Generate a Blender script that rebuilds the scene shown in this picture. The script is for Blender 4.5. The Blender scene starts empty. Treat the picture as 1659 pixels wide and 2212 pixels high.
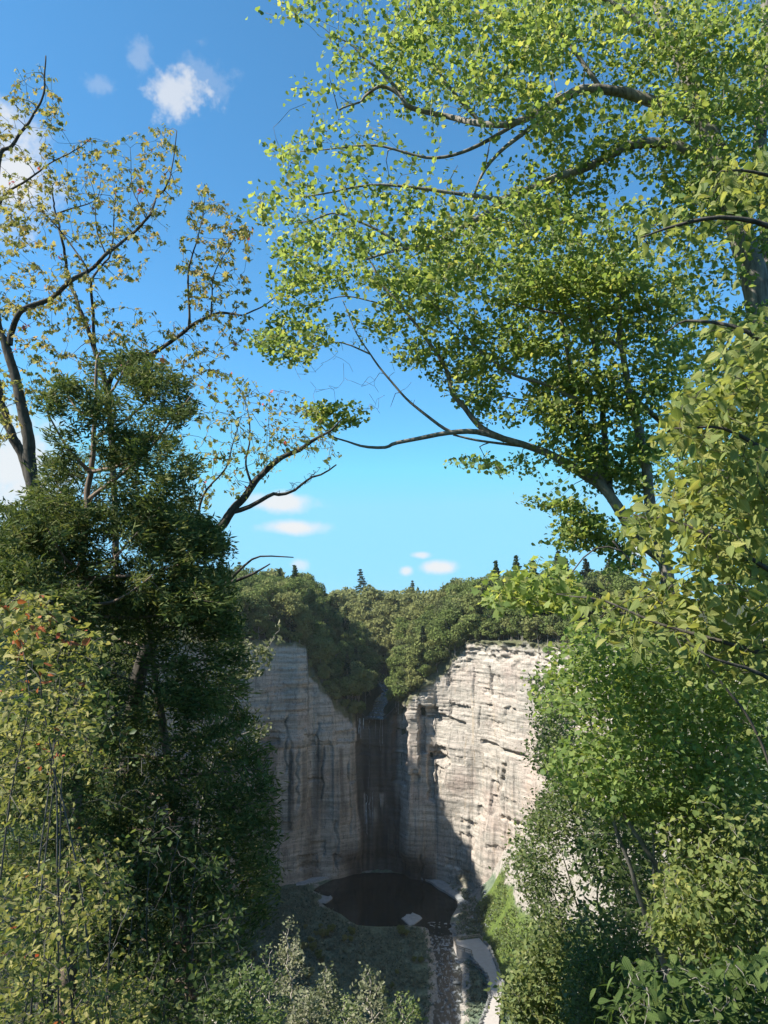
import bpy, math, random
import numpy as np
from mathutils import Vector, Matrix

random.seed(11)
RNG = np.random.default_rng(11)
SC = bpy.context.scene
COL = SC.collection

# ------------------------------------------------------------------ camera
PW, PH, FPX = 1659.0, 2212.0, 1609.0          # working pixel frame of the photograph
PITCH = math.radians(6.9)
CP, SP = math.cos(PITCH), math.sin(PITCH)
cam_data = bpy.data.cameras.new('camera')
cam = bpy.data.objects.new('camera', cam_data)
COL.objects.link(cam)
SC.camera = cam
cam_data.sensor_fit = 'VERTICAL'
cam_data.sensor_height = 24.0
cam_data.lens = 12.0 * FPX / (PH / 2)
cam_data.clip_start = 0.05
cam_data.clip_end = 20000
cam.location = (0, 0, 0)
cam.rotation_euler = (math.radians(90) + PITCH, 0, 0)

# ------------------------------------------------------------------ light
SUN_EL, SUN_AZ = math.radians(43.5), math.radians(-102)     # azimuth from +Y towards +X
sun_vec = Vector((math.sin(SUN_AZ) * math.cos(SUN_EL), math.cos(SUN_AZ) * math.cos(SUN_EL), math.sin(SUN_EL)))
sun_data = bpy.data.lights.new('sun', 'SUN')
sun_data.energy = 5.0
sun_data.angle = math.radians(0.53)
sun_data.color = (1.0, 0.94, 0.84)
sun = bpy.data.objects.new('sun', sun_data)
COL.objects.link(sun)
sun.rotation_euler = sun_vec.to_track_quat('Z', 'Y').to_euler()
sun.location = (0, 0, 100)

SC.view_settings.view_transform = 'Standard'
SC.view_settings.look = 'None'
SC.view_settings.gamma = 1.0
SC.view_settings.use_curve_mapping = False
SC.view_settings.exposure = 1.27
SC.render.engine = 'CYCLES'
SC.cycles.use_denoising = True
SC.cycles.max_bounces = 10
SC.cycles.diffuse_bounces = 5
SC.cycles.transmission_bounces = 6
SC.cycles.transparent_max_bounces = 8
SC.cycles.volume_bounces = 1
SC.cycles.caustics_reflective = False
SC.cycles.caustics_refractive = False


def ray(px, py):
    return Vector((0, CP, SP)) + Vector((1, 0, 0)) * ((px - PW / 2) / FPX) + Vector((0, -SP, CP)) * ((PH / 2 - py) / FPX)


def at(px, py, Y):
    d = ray(px, py)
    return d * (Y / d.y)


def on_z(px, py, z):
    d = ray(px, py)
    return d * (z / d.z)


def project(P):
    """(N,3) world -> pixel x, pixel y, depth"""
    P = np.asarray(P, float)
    dep = P[:, 1] * CP + P[:, 2] * SP
    up = -P[:, 1] * SP + P[:, 2] * CP
    dd = np.maximum(dep, 1e-3)
    return PW / 2 + FPX * P[:, 0] / dd, PH / 2 - FPX * up / dd, dep


# ------------------------------------------------------------------ world: sky and small clouds
world = bpy.data.worlds.new('World')
SC.world = world
world.use_nodes = True


class NT:
    """terse node building"""
    def __init__(self, tree):
        self.t = tree

    def new(self, typ, ins=None, **props):
        n = self.t.nodes.new(typ)
        for k, v in props.items():
            setattr(n, k, v)
        for k, v in (ins or {}).items():
            self.put(n.inputs[k], v)
        return n

    def put(self, sock, v):
        if isinstance(v, bpy.types.NodeSocket):
            self.t.links.new(v, sock)
        elif isinstance(v, bpy.types.Node):
            self.t.links.new(v.outputs[0], sock)
        else:
            if sock.type == 'RGBA' and hasattr(v, '__len__') and len(v) == 3:
                v = (*v, 1.0)
            sock.default_value = v

    def math(self, op, a, b=0.0, clamp=False):
        return self.new('ShaderNodeMath', {0: a, 1: b}, operation=op, use_clamp=clamp).outputs[0]

    def vmath(self, op, a, b=None):
        n = self.new('ShaderNodeVectorMath', {0: a}, operation=op)
        if b is not None:
            self.put(n.inputs[1], b)
        return n

    def noise(self, vec, scale, detail=4.0, rough=0.55, dist=0.0):
        return self.new('ShaderNodeTexNoise', {'Vector': vec, 'Scale': scale, 'Detail': detail, 'Roughness': rough, 'Distortion': dist})

    def smooth(self, v, a, b, lo=0.0, hi=1.0):
        return self.new('ShaderNodeMapRange', {'Value': v, 'From Min': a, 'From Max': b, 'To Min': lo, 'To Max': hi}, interpolation_type='SMOOTHSTEP').outputs[0]

    def mix(self, fac, a, b, blend='MIX'):
        n = self.t.nodes.new('ShaderNodeMix')
        n.data_type = 'RGBA'
        n.blend_type = blend
        self.put(n.inputs[0], fac)
        self.put(n.inputs[6], a)
        self.put(n.inputs[7], b)
        return n.outputs[2]

    def ramp(self, fac, stops):
        n = self.t.nodes.new('ShaderNodeValToRGB')
        cr = n.color_ramp
        while len(cr.elements) < len(stops):
            cr.elements.new(0.5)
        for e, (p, c) in zip(cr.elements, stops):
            e.position = p
            e.color = (*c, 1.0)
        self.put(n.inputs[0], fac)
        return n.outputs[0]


def build_world():
    nt = world.node_tree
    nt.nodes.clear()
    N = NT(nt)
    out = N.new('ShaderNodeOutputWorld')
    sky = N.new('ShaderNodeTexSky', sky_type='NISHITA', sun_disc=False, sun_elevation=SUN_EL, sun_rotation=SUN_AZ,
                altitude=3500.0, air_density=1.3, dust_density=0.0, ozone_density=4.0)
    geo = N.new('ShaderNodeNewGeometry')
    d = N.vmath('SCALE', geo.outputs['Incoming'])
    d.inputs['Scale'].default_value = -1.0
    D = d.outputs[0]
    fb = N.noise(D, 24.0, 4.0, 0.62)
    nz = N.math('SUBTRACT', fb.outputs[0], 0.5)
    # centre px, py, half width px, half height px, opacity, raggedness
    clouds = [(388, 204, 62, 46, .72, 3.6), (300, 128, 26, 26, .22, 4.5), (232, 186, 34, 24, .2, 4.5), (440, 170, 50, 40, .16, 5.0),
              (10, 375, 95, 110, .9, 2.0), (40, 1010, 110, 120, .9, 1.6),
              (602, 1086, 92, 26, .92, 1.3), (630, 1140, 84, 19, .97, 1.0), (648, 1220, 24, 17, .6, 1.6), (560, 1078, 60, 18, .6, 1.6),
              (876, 1233, 19, 13, .85, 1.4), (950, 1226, 46, 17, .95, 1.2), (908, 1199, 24, 9, .8, 1.4), (1372, 1186, 46, 18, .9, 1.2)]
    cs = []
    for (px, py, a, b, op, rg) in clouds:
        cs.append((ray(px, py).normalized(), a / FPX, b / FPX, op, rg))
    rr = random.Random(5)
    for i in range(6):                                    # the same scattered fair-weather puffs all round the sky
        az, el = math.radians(rr.uniform(50, 310)), math.radians(rr.uniform(6, 35))
        cs.append((Vector((math.sin(az) * math.cos(el), math.cos(az) * math.cos(el), math.sin(el))), rr.uniform(.06, .12), rr.uniform(.02, .04), .9, 1.4))
    total = None
    for (c, a, b, op, rg) in cs:
        r = c.cross(Vector((0, 0, 1))).normalized()
        u = r.cross(c).normalized()
        R = Matrix((r, u, -c))
        mp = N.new('ShaderNodeMapping', {'Vector': D, 'Rotation': R.to_euler('XYZ'), 'Scale': (1, 1, 1)}, vector_type='POINT')
        sc = N.vmath('MULTIPLY', mp.outputs[0], (1 / a, 1 / b, 0.0))
        rad = N.new('ShaderNodeMath', {0: nz, 1: rg, 2: N.vmath('LENGTH', sc.outputs[0]).outputs['Value']}, operation='MULTIPLY_ADD').outputs[0]
        m = N.smooth(rad, 1.15, 0.25, 0.0, op)
        total = m if total is None else N.math('MAXIMUM', total, m)
    tint = N.mix(1.0, sky.outputs[0], SKY_TINT, 'MULTIPLY')
    tint = N.mix(1.0, tint, SKY_MAX, 'DARKEN')
    col = N.mix(total, tint, CLOUD_COL)
    bg = N.new('ShaderNodeBackground', {'Color': col, 'Strength': SKY_STRENGTH})
    nt.links.new(bg.outputs[0], out.inputs[0])


SKY_STRENGTH = 0.102
SKY_TINT = (0.57, 1.0, 1.03)
SKY_MAX = (1.35, 3.2, 4.6)
CLOUD_COL = (3.6, 3.65, 3.7)
build_world()
world.cycles.sampling_method = 'MANUAL'
world.cycles.sample_map_resolution = 256


# ------------------------------------------------------------------ numpy noise
def _h(ix, iy, iz=0):
    n = (ix.astype(np.int64) * 374761393 + iy.astype(np.int64) * 668265263 + np.int64(iz) * 2147483647 if np.isscalar(iz)
         else ix.astype(np.int64) * 374761393 + iy.astype(np.int64) * 668265263 + iz.astype(np.int64) * 1274126177)
    n = (n ^ (n >> 13)) * 1274126177
    n = (n ^ (n >> 16)) & 0xffffff
    return n / float(0xffffff)


def vnoise(x, y, z=None):
    """value noise in -1..1"""
    x = np.asarray(x, float)
    y = np.asarray(y, float)
    ix, iy = np.floor(x), np.floor(y)
    fx, fy = x - ix, y - iy
    ux, uy = fx * fx * (3 - 2 * fx), fy * fy * (3 - 2 * fy)
    if z is None:
        a, b = _h(ix, iy), _h(ix + 1, iy)
        c, d = _h(ix, iy + 1), _h(ix + 1, iy + 1)
        return ((a + (b - a) * ux) * (1 - uy) + (c + (d - c) * ux) * uy) * 2 - 1
    z = np.asarray(z, float)
    iz = np.floor(z)
    fz = z - iz
    uz = fz * fz * (3 - 2 * fz)
    out = 0
    for k, w in ((0, 1 - uz), (1, uz)):
        a, b = _h(ix, iy, iz + k), _h(ix + 1, iy, iz + k)
        c, d = _h(ix, iy + 1, iz + k), _h(ix + 1, iy + 1, iz + k)
        out = out + w * ((a + (b - a) * ux) * (1 - uy) + (c + (d - c) * ux) * uy)
    return out * 2 - 1


def fbm(x, y, o=4):
    s, a = 0, 1.0
    for i in range(o):
        s = s + a * vnoise(x * 2 ** i + 17.3 * i, y * 2 ** i - 9.1 * i)
        a *= 0.5
    return s


def sstep(a, b, x):
    t = np.clip((x - a) / (b - a), 0, 1)
    return t * t * (3 - 2 * t)


# ------------------------------------------------------------------ mesh helpers
def mesh_arrays(name, V, faces, tint=None, smooth=False, attr='tint'):
    """V (n,3); faces (m,k) int array or list of such arrays; tint per vertex (float) or dict of them"""
    me = bpy.data.meshes.new(name)
    if not isinstance(faces, (list, tuple)):
        faces = [faces]
    faces = [np.asarray(f, np.int32) for f in faces if len(f)]
    V = np.asarray(V, np.float32)
    me.vertices.add(len(V))
    me.vertices.foreach_set('co', V.ravel())
    nl = sum(f.size for f in faces)
    me.loops.add(nl)
    me.loops.foreach_set('vertex_index', np.concatenate([f.ravel() for f in faces]))
    tot = np.concatenate([np.full(len(f), f.shape[1], np.int32) for f in faces])
    st = np.concatenate([[0], np.cumsum(tot)[:-1]]).astype(np.int32)
    me.polygons.add(len(tot))
    me.polygons.foreach_set('loop_start', st)
    me.polygons.foreach_set('loop_total', tot)
    if smooth:
        me.polygons.foreach_set('use_smooth', np.ones(len(tot), bool))
    me.update(calc_edges=True)
    if tint is not None:
        if not isinstance(tint, dict):
            tint = {attr: tint}
        for k, v in tint.items():
            a = me.attributes.new(k, 'FLOAT', 'POINT')
            a.data.foreach_set('value', np.asarray(v, np.float32))
    return me


def link(name, data, mat=None, parent=None, **props):
    o = bpy.data.objects.new(name, data)
    COL.objects.link(o)
    if mat is not None and data is not None and not data.materials:
        data.materials.append(mat)
    if parent is not None:
        o.parent = parent
    for k, v in props.items():
        o[k] = v
    return o


def thing(name, loc, label, category, group=None):
    o = link(name, None)
    o.location = loc
    o.empty_display_size = 0.2
    o['label'] = label
    o['category'] = category
    if group:
        o['group'] = group
    return o


def grid_faces(nu, nv):
    i = np.arange(nu - 1)[:, None]
    j = np.arange(nv - 1)[None, :]
    a = (i * nv + j).ravel()
    return np.stack([a, a + nv, a + nv + 1, a + 1], 1)


def catmull(P, n):
    """points (m,k) -> n points on a centripetal-ish spline"""
    P = np.asarray(P, float)
    if len(P) == 2:
        t = np.linspace(0, 1, n)[:, None]
        return P[0] * (1 - t) + P[1] * t
    Q = np.vstack([2 * P[0] - P[1], P, 2 * P[-1] - P[-2]])
    out = []
    for t in np.linspace(0, len(P) - 1 - 1e-9, n):
        i = int(t)
        f = t - i
        a, b, c, d = Q[i], Q[i + 1], Q[i + 2], Q[i + 3]
        out.append(0.5 * ((2 * b) + (c - a) * f + (2 * a - 5 * b + 4 * c - d) * f * f + (3 * b - a - 3 * c + d) * f ** 3))
    return np.array(out)


def tube(P, R, sides=6, cap=True, wob=0.0, seed=0):
    """tube along points; returns V, [quads, tris]"""
    P = np.asarray(P, float)
    R = np.asarray(R, float)
    n = len(P)
    T = np.gradient(P, axis=0)
    T /= np.linalg.norm(T, axis=1)[:, None] + 1e-9
    ref = np.array([0, 0, 1.0]) if abs(T[0, 2]) < 0.9 else np.array([1.0, 0, 0])
    U = np.cross(T, ref)
    U /= np.linalg.norm(U, axis=1)[:, None] + 1e-9
    for k in range(1, n):
        if (U[k] * U[k - 1]).sum() < 0:
            U[k] = -U[k]
    W = np.cross(T, U)
    a = np.arange(sides) * (2 * math.pi / sides)
    RR = R[:, None] * np.ones(sides)[None, :]
    if wob:
        r = np.random.default_rng(seed)
        RR = RR * (1 + wob * (vnoise(np.arange(n)[:, None] * 0.45 + seed, np.arange(sides)[None, :] * 1.3 + seed) * 0.7 + r.uniform(-.4, .4, (n, sides))))
    V = P[:, None, :] + RR[:, :, None] * (np.cos(a)[None, :, None] * U[:, None, :] + np.sin(a)[None, :, None] * W[:, None, :])
    V = V.reshape(-1, 3)
    i = np.arange(n - 1)[:, None] * sides
    j = np.arange(sides)[None, :]
    j2 = (j + 1) % sides
    q = np.stack([(i + j).ravel(), (i + j2).ravel(), (i + sides + j2).ravel(), (i + sides + j).ravel()], 1)
    t = np.zeros((0, 3), int)
    if cap:
        V = np.vstack([V, P[-1:]])
        e = (n - 1) * sides
        jj = np.arange(sides)
        t = np.stack([e + jj, e + (jj + 1) % sides, np.full(sides, len(V) - 1)], 1)
    return V, q, t


class Buf:
    """collects geometry for one mesh"""
    def __init__(self):
        self.V, self.F, self.T, self.n = [], {}, [], 0

    def add(self, V, *faces, tint=0.5):
        for f in faces:
            if len(f):
                self.F.setdefault(f.shape[1], []).append(np.asarray(f) + self.n)
        self.V.append(V)
        self.T.append(np.full(len(V), tint) if np.isscalar(tint) else tint)
        self.n += len(V)

    def mesh(self, name, smooth=False):
        if not self.n:
            return None
        return mesh_arrays(name, np.vstack(self.V), [np.vstack(f) for f in self.F.values()], np.concatenate(self.T), smooth)


# ------------------------------------------------------------------ materials
def material(name):
    m = bpy.data.materials.new(name)
    m.use_nodes = True
    m.node_tree.nodes.clear()
    N = NT(m.node_tree)
    out = N.new('ShaderNodeOutputMaterial')
    return m, N, out


def leaf_material(name, stops, trans=0.45, rough=0.45, spec=0.35, tboost=(1.25, 1.3, 0.75), veins=False):
    """thin leaf: colour by the per-leaf tint attribute, part of the light passes through"""
    m, N, out = material(name)
    a = N.new('ShaderNodeAttribute', attribute_name='tint')
    c = N.ramp(a.outputs['Fac'], stops)
    ins = {'Roughness': rough, 'Specular IOR Level': spec}
    if veins:                                             # side veins, midrib, small blemishes and uneven tone
        vx = N.math('ABSOLUTE', N.new('ShaderNodeAttribute', attribute_name='leaf_x').outputs['Fac'])
        vy = N.new('ShaderNodeAttribute', attribute_name='leaf_y').outputs['Fac']
        w = N.math('FRACT', N.math('SUBTRACT', N.math('MULTIPLY', vy, 9.0), N.math('MULTIPLY', vx, 8.0)))
        w = N.math('MULTIPLY', N.math('ABSOLUTE', N.math('SUBTRACT', w, 0.5)), 2.0)
        vein = N.math('MAXIMUM', N.smooth(w, 0.22, 0.0, 0.0, 0.7), N.smooth(vx, 0.03, 0.005))
        geo = N.new('ShaderNodeNewGeometry')
        nb = N.noise(geo.outputs['Position'], 45.0, 3.0, 0.6)
        c = N.mix(N.math('MULTIPLY', vein, 0.45), c, N.mix(1.0, c, (1.7, 1.55, 1.5), 'MULTIPLY'))
        c = N.mix(N.smooth(nb.outputs[0], 0.42, 0.3, 0.0, 0.45), c, N.mix(1.0, c, (0.55, 0.6, 0.5), 'MULTIPLY'))
        c = N.mix(N.smooth(nb.outputs[0], 0.7, 0.76, 0.0, 0.7), c, (0.16, 0.1, 0.03))
        bp = N.new('ShaderNodeBump', {'Height': N.math('SUBTRACT', w, vein), 'Strength': 0.5, 'Distance': 0.004})
        ins['Normal'] = bp.outputs[0]
    b = N.new('ShaderNodeBsdfPrincipled', {'Base Color': c, **ins})
    tc = N.mix(1.0, c, tboost, 'MULTIPLY')
    t = N.new('ShaderNodeBsdfTranslucent', {'Color': tc})
    mx = N.new('ShaderNodeMixShader', {0: trans, 1: b.outputs[0], 2: t.outputs[0]})
    N.put(out.inputs[0], mx.outputs[0])
    return m


def bark_material(name, dark, light, scale=18.0, stretch=(1, 1, 0.22), bump=0.5):
    m, N, out = material(name)
    tc = N.new('ShaderNodeTexCoord')
    mp = N.new('ShaderNodeMapping', {'Vector': tc.outputs['Object'], 'Scale': stretch})
    n1 = N.noise(mp.outputs[0], scale, 6.0, 0.65, 0.4)
    n2 = N.noise(tc.outputs['Object'], 2.3, 3.0, 0.6)
    f = N.math('ADD', N.math('MULTIPLY', n1.outputs[0], 0.75), N.math('MULTIPLY', n2.outputs[0], 0.35))
    c = N.ramp(f, [(0.36, dark), (0.52, tuple((d + l) / 2 for d, l in zip(dark, light))), (0.72, light)])
    bp = N.new('ShaderNodeBump', {'Height': n1.outputs[0], 'Strength': bump, 'Distance': 0.02})
    b = N.new('ShaderNodeBsdfPrincipled', {'Base Color': c, 'Roughness': 0.9, 'Specular IOR Level': 0.15, 'Normal': bp.outputs[0]})
    N.put(out.inputs[0], b.outputs[0])
    return m


M = {}
M['bark_maple'] = bark_material('bark_maple', (0.018, 0.016, 0.014), (0.1, 0.09, 0.075))
M['bark_grey'] = bark_material('bark_grey', (0.05, 0.045, 0.038), (0.3, 0.275, 0.235))
M['bark_cedar'] = bark_material('bark_cedar', (0.06, 0.042, 0.032), (0.26, 0.2, 0.155), 30.0, (1, 1, 0.1))
M['bark_dead'] = bark_material('bark_dead', (0.03, 0.028, 0.025), (0.15, 0.14, 0.125))
M['bark_dry'] = bark_material('bark_dry', (0.16, 0.14, 0.115), (0.42, 0.38, 0.32))
M['maple_leaf'] = leaf_material('maple_leaf', [(0.0, (0.11, 0.175, 0.045)), (0.45, (0.205, 0.28, 0.085)), (0.8, (0.28, 0.33, 0.11)), (1.0, (0.36, 0.34, 0.12))], 0.55, 0.55, 0.2, (1.45, 1.35, 0.8))
M['yellow_leaf'] = leaf_material('yellow_leaf', [(0.0, (0.15, 0.18, 0.045)), (0.4, (0.29, 0.28, 0.085)), (0.75, (0.39, 0.32, 0.13)), (0.93, (0.42, 0.28, 0.12)), (0.97, (0.55, 0.13, 0.11)), (1.0, (0.6, 0.11, 0.1))], 0.45, 0.6, 0.15, tboost=(1.2, 1.15, 0.8))
M['elm_leaf'] = leaf_material('elm_leaf', [(0.0, (0.11, 0.16, 0.045)), (0.5, (0.22, 0.26, 0.08)), (0.85, (0.3, 0.315, 0.1)), (1.0, (0.37, 0.33, 0.09))], 0.45, 0.5, 0.28, (1.35, 1.3, 0.8), True)
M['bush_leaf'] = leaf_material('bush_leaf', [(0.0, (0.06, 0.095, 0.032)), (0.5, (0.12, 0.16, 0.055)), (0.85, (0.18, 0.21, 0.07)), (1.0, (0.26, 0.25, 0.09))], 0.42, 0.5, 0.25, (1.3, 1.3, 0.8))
M['shrub_leaf'] = leaf_material('shrub_leaf', [(0.0, (0.08, 0.12, 0.03)), (0.4, (0.19, 0.205, 0.055)), (0.75, (0.29, 0.285, 0.09)), (0.93, (0.37, 0.33, 0.13)), (0.955, (0.4, 0.13, 0.05)), (1.0, (0.35, 0.07, 0.04))], 0.38, 0.5, 0.25, (1.2, 1.2, 0.8), True)
M['cedar_leaf'] = leaf_material('cedar_leaf', [(0.0, (0.045, 0.068, 0.025)), (0.5, (0.095, 0.125, 0.042)), (0.85, (0.16, 0.18, 0.06)), (1.0, (0.24, 0.19, 0.1))], 0.28, 0.7, 0.1)
M['corner_leaf'] = leaf_material('corner_leaf', [(0.0, (0.04, 0.07, 0.018)), (0.5, (0.075, 0.115, 0.03)), (1.0, (0.12, 0.155, 0.045))], 0.35, 0.65, 0.2, veins=True)
M['pale_leaf'] = leaf_material('pale_leaf', [(0.0, (0.08, 0.1, 0.05)), (0.6, (0.16, 0.17, 0.1)), (1.0, (0.25, 0.24, 0.16))], 0.3, 0.7, 0.1)


def far_leaf(name, stops, hue):
    """distant crowns: per-face tint and a small shift per tree"""
    m, N, out = material(name)
    a = N.new('ShaderNodeAttribute', attribute_name='tint')
    oi = N.new('ShaderNodeObjectInfo')
    c = N.ramp(a.outputs['Fac'], stops)
    c2 = N.mix(N.smooth(oi.outputs['Random'], 0.45, 1.0, 0.0, 0.85), c, hue)
    c2 = N.mix(N.smooth(oi.outputs['Random'], 0.4, 0.0, 0.0, 0.6), c2, tuple(v * .35 for v in hue[:2]) + (hue[2] * .55,))
    b = N.new('ShaderNodeBsdfDiffuse', {'Color': c2})
    t = N.new('ShaderNodeBsdfTranslucent', {'Color': c2})
    mx = N.new('ShaderNodeMixShader', {0: 0.3, 1: b.outputs[0], 2: t.outputs[0]})
    N.put(out.inputs[0], mx.outputs[0])
    return m


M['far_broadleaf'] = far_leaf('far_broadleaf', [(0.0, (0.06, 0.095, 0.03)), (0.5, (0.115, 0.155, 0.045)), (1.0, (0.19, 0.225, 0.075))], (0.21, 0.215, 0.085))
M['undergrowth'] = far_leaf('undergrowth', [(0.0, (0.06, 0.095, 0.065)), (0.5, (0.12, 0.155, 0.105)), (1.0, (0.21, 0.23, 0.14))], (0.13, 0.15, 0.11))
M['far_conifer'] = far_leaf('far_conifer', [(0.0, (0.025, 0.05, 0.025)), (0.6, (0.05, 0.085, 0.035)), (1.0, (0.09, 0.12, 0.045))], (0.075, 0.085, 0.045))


def ground_material():
    m, N, out = material('gorge_ground')
    geo = N.new('ShaderNodeNewGeometry')
    P = geo.outputs['Position']
    n1 = N.noise(P, 0.08, 6.0, 0.6)
    n2 = N.noise(P, 0.9, 6.0, 0.65)
    n3 = N.noise(P, 0.22, 5.0, 0.6)
    grass = N.ramp(n2.outputs[0], [(0.3, (0.07, 0.1, 0.07)), (0.55, (0.13, 0.165, 0.11)), (0.75, (0.2, 0.22, 0.15))])
    bright = N.ramp(n2.outputs[0], [(0.3, (0.045, 0.075, 0.02)), (0.7, (0.12, 0.16, 0.035))])
    scree = N.ramp(n2.outputs[0], [(0.3, (0.14, 0.13, 0.115)), (0.5, (0.27, 0.25, 0.22)), (0.72, (0.4, 0.375, 0.33))])
    litter = N.ramp(n2.outputs[0], [(0.3, (0.02, 0.026, 0.012)), (0.7, (0.06, 0.068, 0.032))])
    a_s = N.new('ShaderNodeAttribute', attribute_name='scree').outputs['Fac']
    a_b = N.new('ShaderNodeAttribute', attribute_name='lush').outputs['Fac']
    a_l = N.new('ShaderNodeAttribute', attribute_name='litter').outputs['Fac']
    fs = N.smooth(N.math('ADD', a_s, N.math('MULTIPLY', N.math('SUBTRACT', n3.outputs[0], 0.5), 1.1)), 0.35, 0.62)
    c = N.mix(a_b, grass, bright)
    c = N.mix(fs, c, scree)
    c = N.mix(a_l, c, litter)
    bp = N.new('ShaderNodeBump', {'Height': n2.outputs[0], 'Strength': 1.0, 'Distance': 0.8})
    b = N.new('ShaderNodeBsdfPrincipled', {'Base Color': c, 'Roughness': 0.95, 'Specular IOR Level': 0.1, 'Normal': bp.outputs[0]})
    N.put(out.inputs[0], b.outputs[0])
    return m


def cliff_material():
    m, N, out = material('shale_cliff')
    geo = N.new('ShaderNodeNewGeometry')
    P = geo.outputs['Position']
    band = N.new('ShaderNodeMapping', {'Vector': P, 'Scale': (0.035, 0.035, 0.75)})
    nb = N.noise(band.outputs[0], 1.0, 7.0, 0.65, 0.3)
    fine = N.new('ShaderNodeMapping', {'Vector': P, 'Scale': (0.3, 0.3, 3.2)})
    nf = N.noise(fine.outputs[0], 1.0, 5.0, 0.7, 0.2)
    stk = N.new('ShaderNodeMapping', {'Vector': P, 'Scale': (0.55, 0.55, 0.035)})
    ns = N.noise(stk.outputs[0], 1.0, 5.0, 0.6, 0.3)
    blot = N.noise(P, 0.06, 4.0, 0.6)
    c = N.ramp(nb.outputs[0], [(0.28, (0.2, 0.187, 0.165)), (0.45, (0.33, 0.305, 0.268)), (0.58, (0.46, 0.41, 0.36)), (0.75, (0.57, 0.52, 0.46))])
    pink = N.mix(N.smooth(blot.outputs[0], 0.45, 0.68), c, N.mix(0.5, c, (0.47, 0.36, 0.31)))
    rust = N.mix(N.math('MULTIPLY', N.smooth(ns.outputs[0], 0.56, 0.72), 0.5), pink, (0.4, 0.29, 0.17))
    dk = N.mix(N.math('MULTIPLY', N.smooth(ns.outputs[0], 0.46, 0.3), 0.55), rust, (0.15, 0.14, 0.125))
    brk = N.noise(P, 0.11, 4.0, 0.65, 0.5)
    fl = N.mix(N.math('MULTIPLY', N.smooth(nf.outputs[0], 0.45, 0.33, 0.0, 0.95), N.smooth(brk.outputs[0], 0.4, 0.62)), dk, (0.1, 0.095, 0.085))
    b2 = N.noise(P, 0.35, 6.0, 0.68, 0.6)
    fl = N.mix(N.smooth(b2.outputs[0], 0.5, 0.32, 0.0, 0.6), fl, (0.16, 0.155, 0.14))
    vk = N.new('ShaderNodeMapping', {'Vector': P, 'Scale': (0.9, 0.9, 0.09)})
    nk = N.noise(vk.outputs[0], 1.0, 3.0, 0.5, 1.2)
    crack = N.smooth(N.math('ABSOLUTE', N.math('SUBTRACT', nk.outputs[0], 0.5)), 0.014, 0.003, 0.0, 0.75)
    fl = N.mix(crack, fl, (0.06, 0.055, 0.05))
    wet = N.new('ShaderNodeAttribute', attribute_name='wet').outputs['Fac']  # wet rock, plus painted darkening of the shaded wall
    moss = N.new('ShaderNodeAttribute', attribute_name='moss').outputs['Fac']
    fl = N.mix(moss, fl, N.ramp(nf.outputs[0], [(0.3, (0.04, 0.05, 0.02)), (0.7, (0.13, 0.135, 0.06))]))
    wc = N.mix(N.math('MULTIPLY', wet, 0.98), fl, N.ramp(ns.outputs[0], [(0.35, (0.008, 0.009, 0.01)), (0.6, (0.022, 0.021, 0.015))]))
    wc = N.mix(1.0, wc, (0.86, 0.86, 0.85), 'MULTIPLY')
    h = N.math('ADD', N.math('MULTIPLY', nf.outputs[0], 0.6), N.math('MULTIPLY', ns.outputs[0], 0.5))
    bp = N.new('ShaderNodeBump', {'Height': h, 'Strength': 0.9, 'Distance': 0.5})
    ro = N.math('SUBTRACT', 0.92, N.math('MULTIPLY', wet, 0.4))
    b = N.new('ShaderNodeBsdfPrincipled', {'Base Color': wc, 'Roughness': ro, 'Specular IOR Level': 0.2, 'Normal': bp.outputs[0]})
    N.put(out.inputs[0], b.outputs[0])
    return m


def stone_material(name, a, b, scale=1.5):
    m, N, out = material(name)
    tc = N.new('ShaderNodeTexCoord')
    oi = N.new('ShaderNodeObjectInfo')
    n = N.noise(tc.outputs['Object'], scale, 6.0, 0.65)
    c = N.ramp(n.outputs[0], [(0.3, a), (0.7, b)])
    c = N.mix(N.math('MULTIPLY', oi.outputs['Random'], 0.5), c, tuple(x * 0.6 for x in a))
    bp = N.new('ShaderNodeBump', {'Height': n.outputs[0], 'Strength': 0.6, 'Distance': 0.1})
    bs = N.new('ShaderNodeBsdfPrincipled', {'Base Color': c, 'Roughness': 0.9, 'Specular IOR Level': 0.15, 'Normal': bp.outputs[0]})
    N.put(out.inputs[0], bs.outputs[0])
    return m


def water_material(name, col, rough, ripple, foam=0.0):
    m, N, out = material(name)
    geo = N.new('ShaderNodeNewGeometry')
    n = N.noise(geo.outputs['Position'], ripple, 4.0, 0.6)
    bp = N.new('ShaderNodeBump', {'Height': n.outputs[0], 'Strength': 0.25, 'Distance': 0.08})
    c = col
    if foam:
        st = N.new('ShaderNodeMapping', {'Vector': geo.outputs['Position'], 'Scale': (1.1, 0.35, 0.35)})
        nf = N.noise(st.outputs[0], 1.0, 5.0, 0.7, 0.4)
        c = N.mix(N.smooth(nf.outputs[0], 0.52, 0.62, 0.0, foam), col, (0.75, 0.78, 0.8))
    b = N.new('ShaderNodeBsdfPrincipled', {'Base Color': c, 'Roughness': rough, 'IOR': 1.33, 'Normal': bp.outputs[0]})
    N.put(out.inputs[0], b.outputs[0])
    return m


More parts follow.
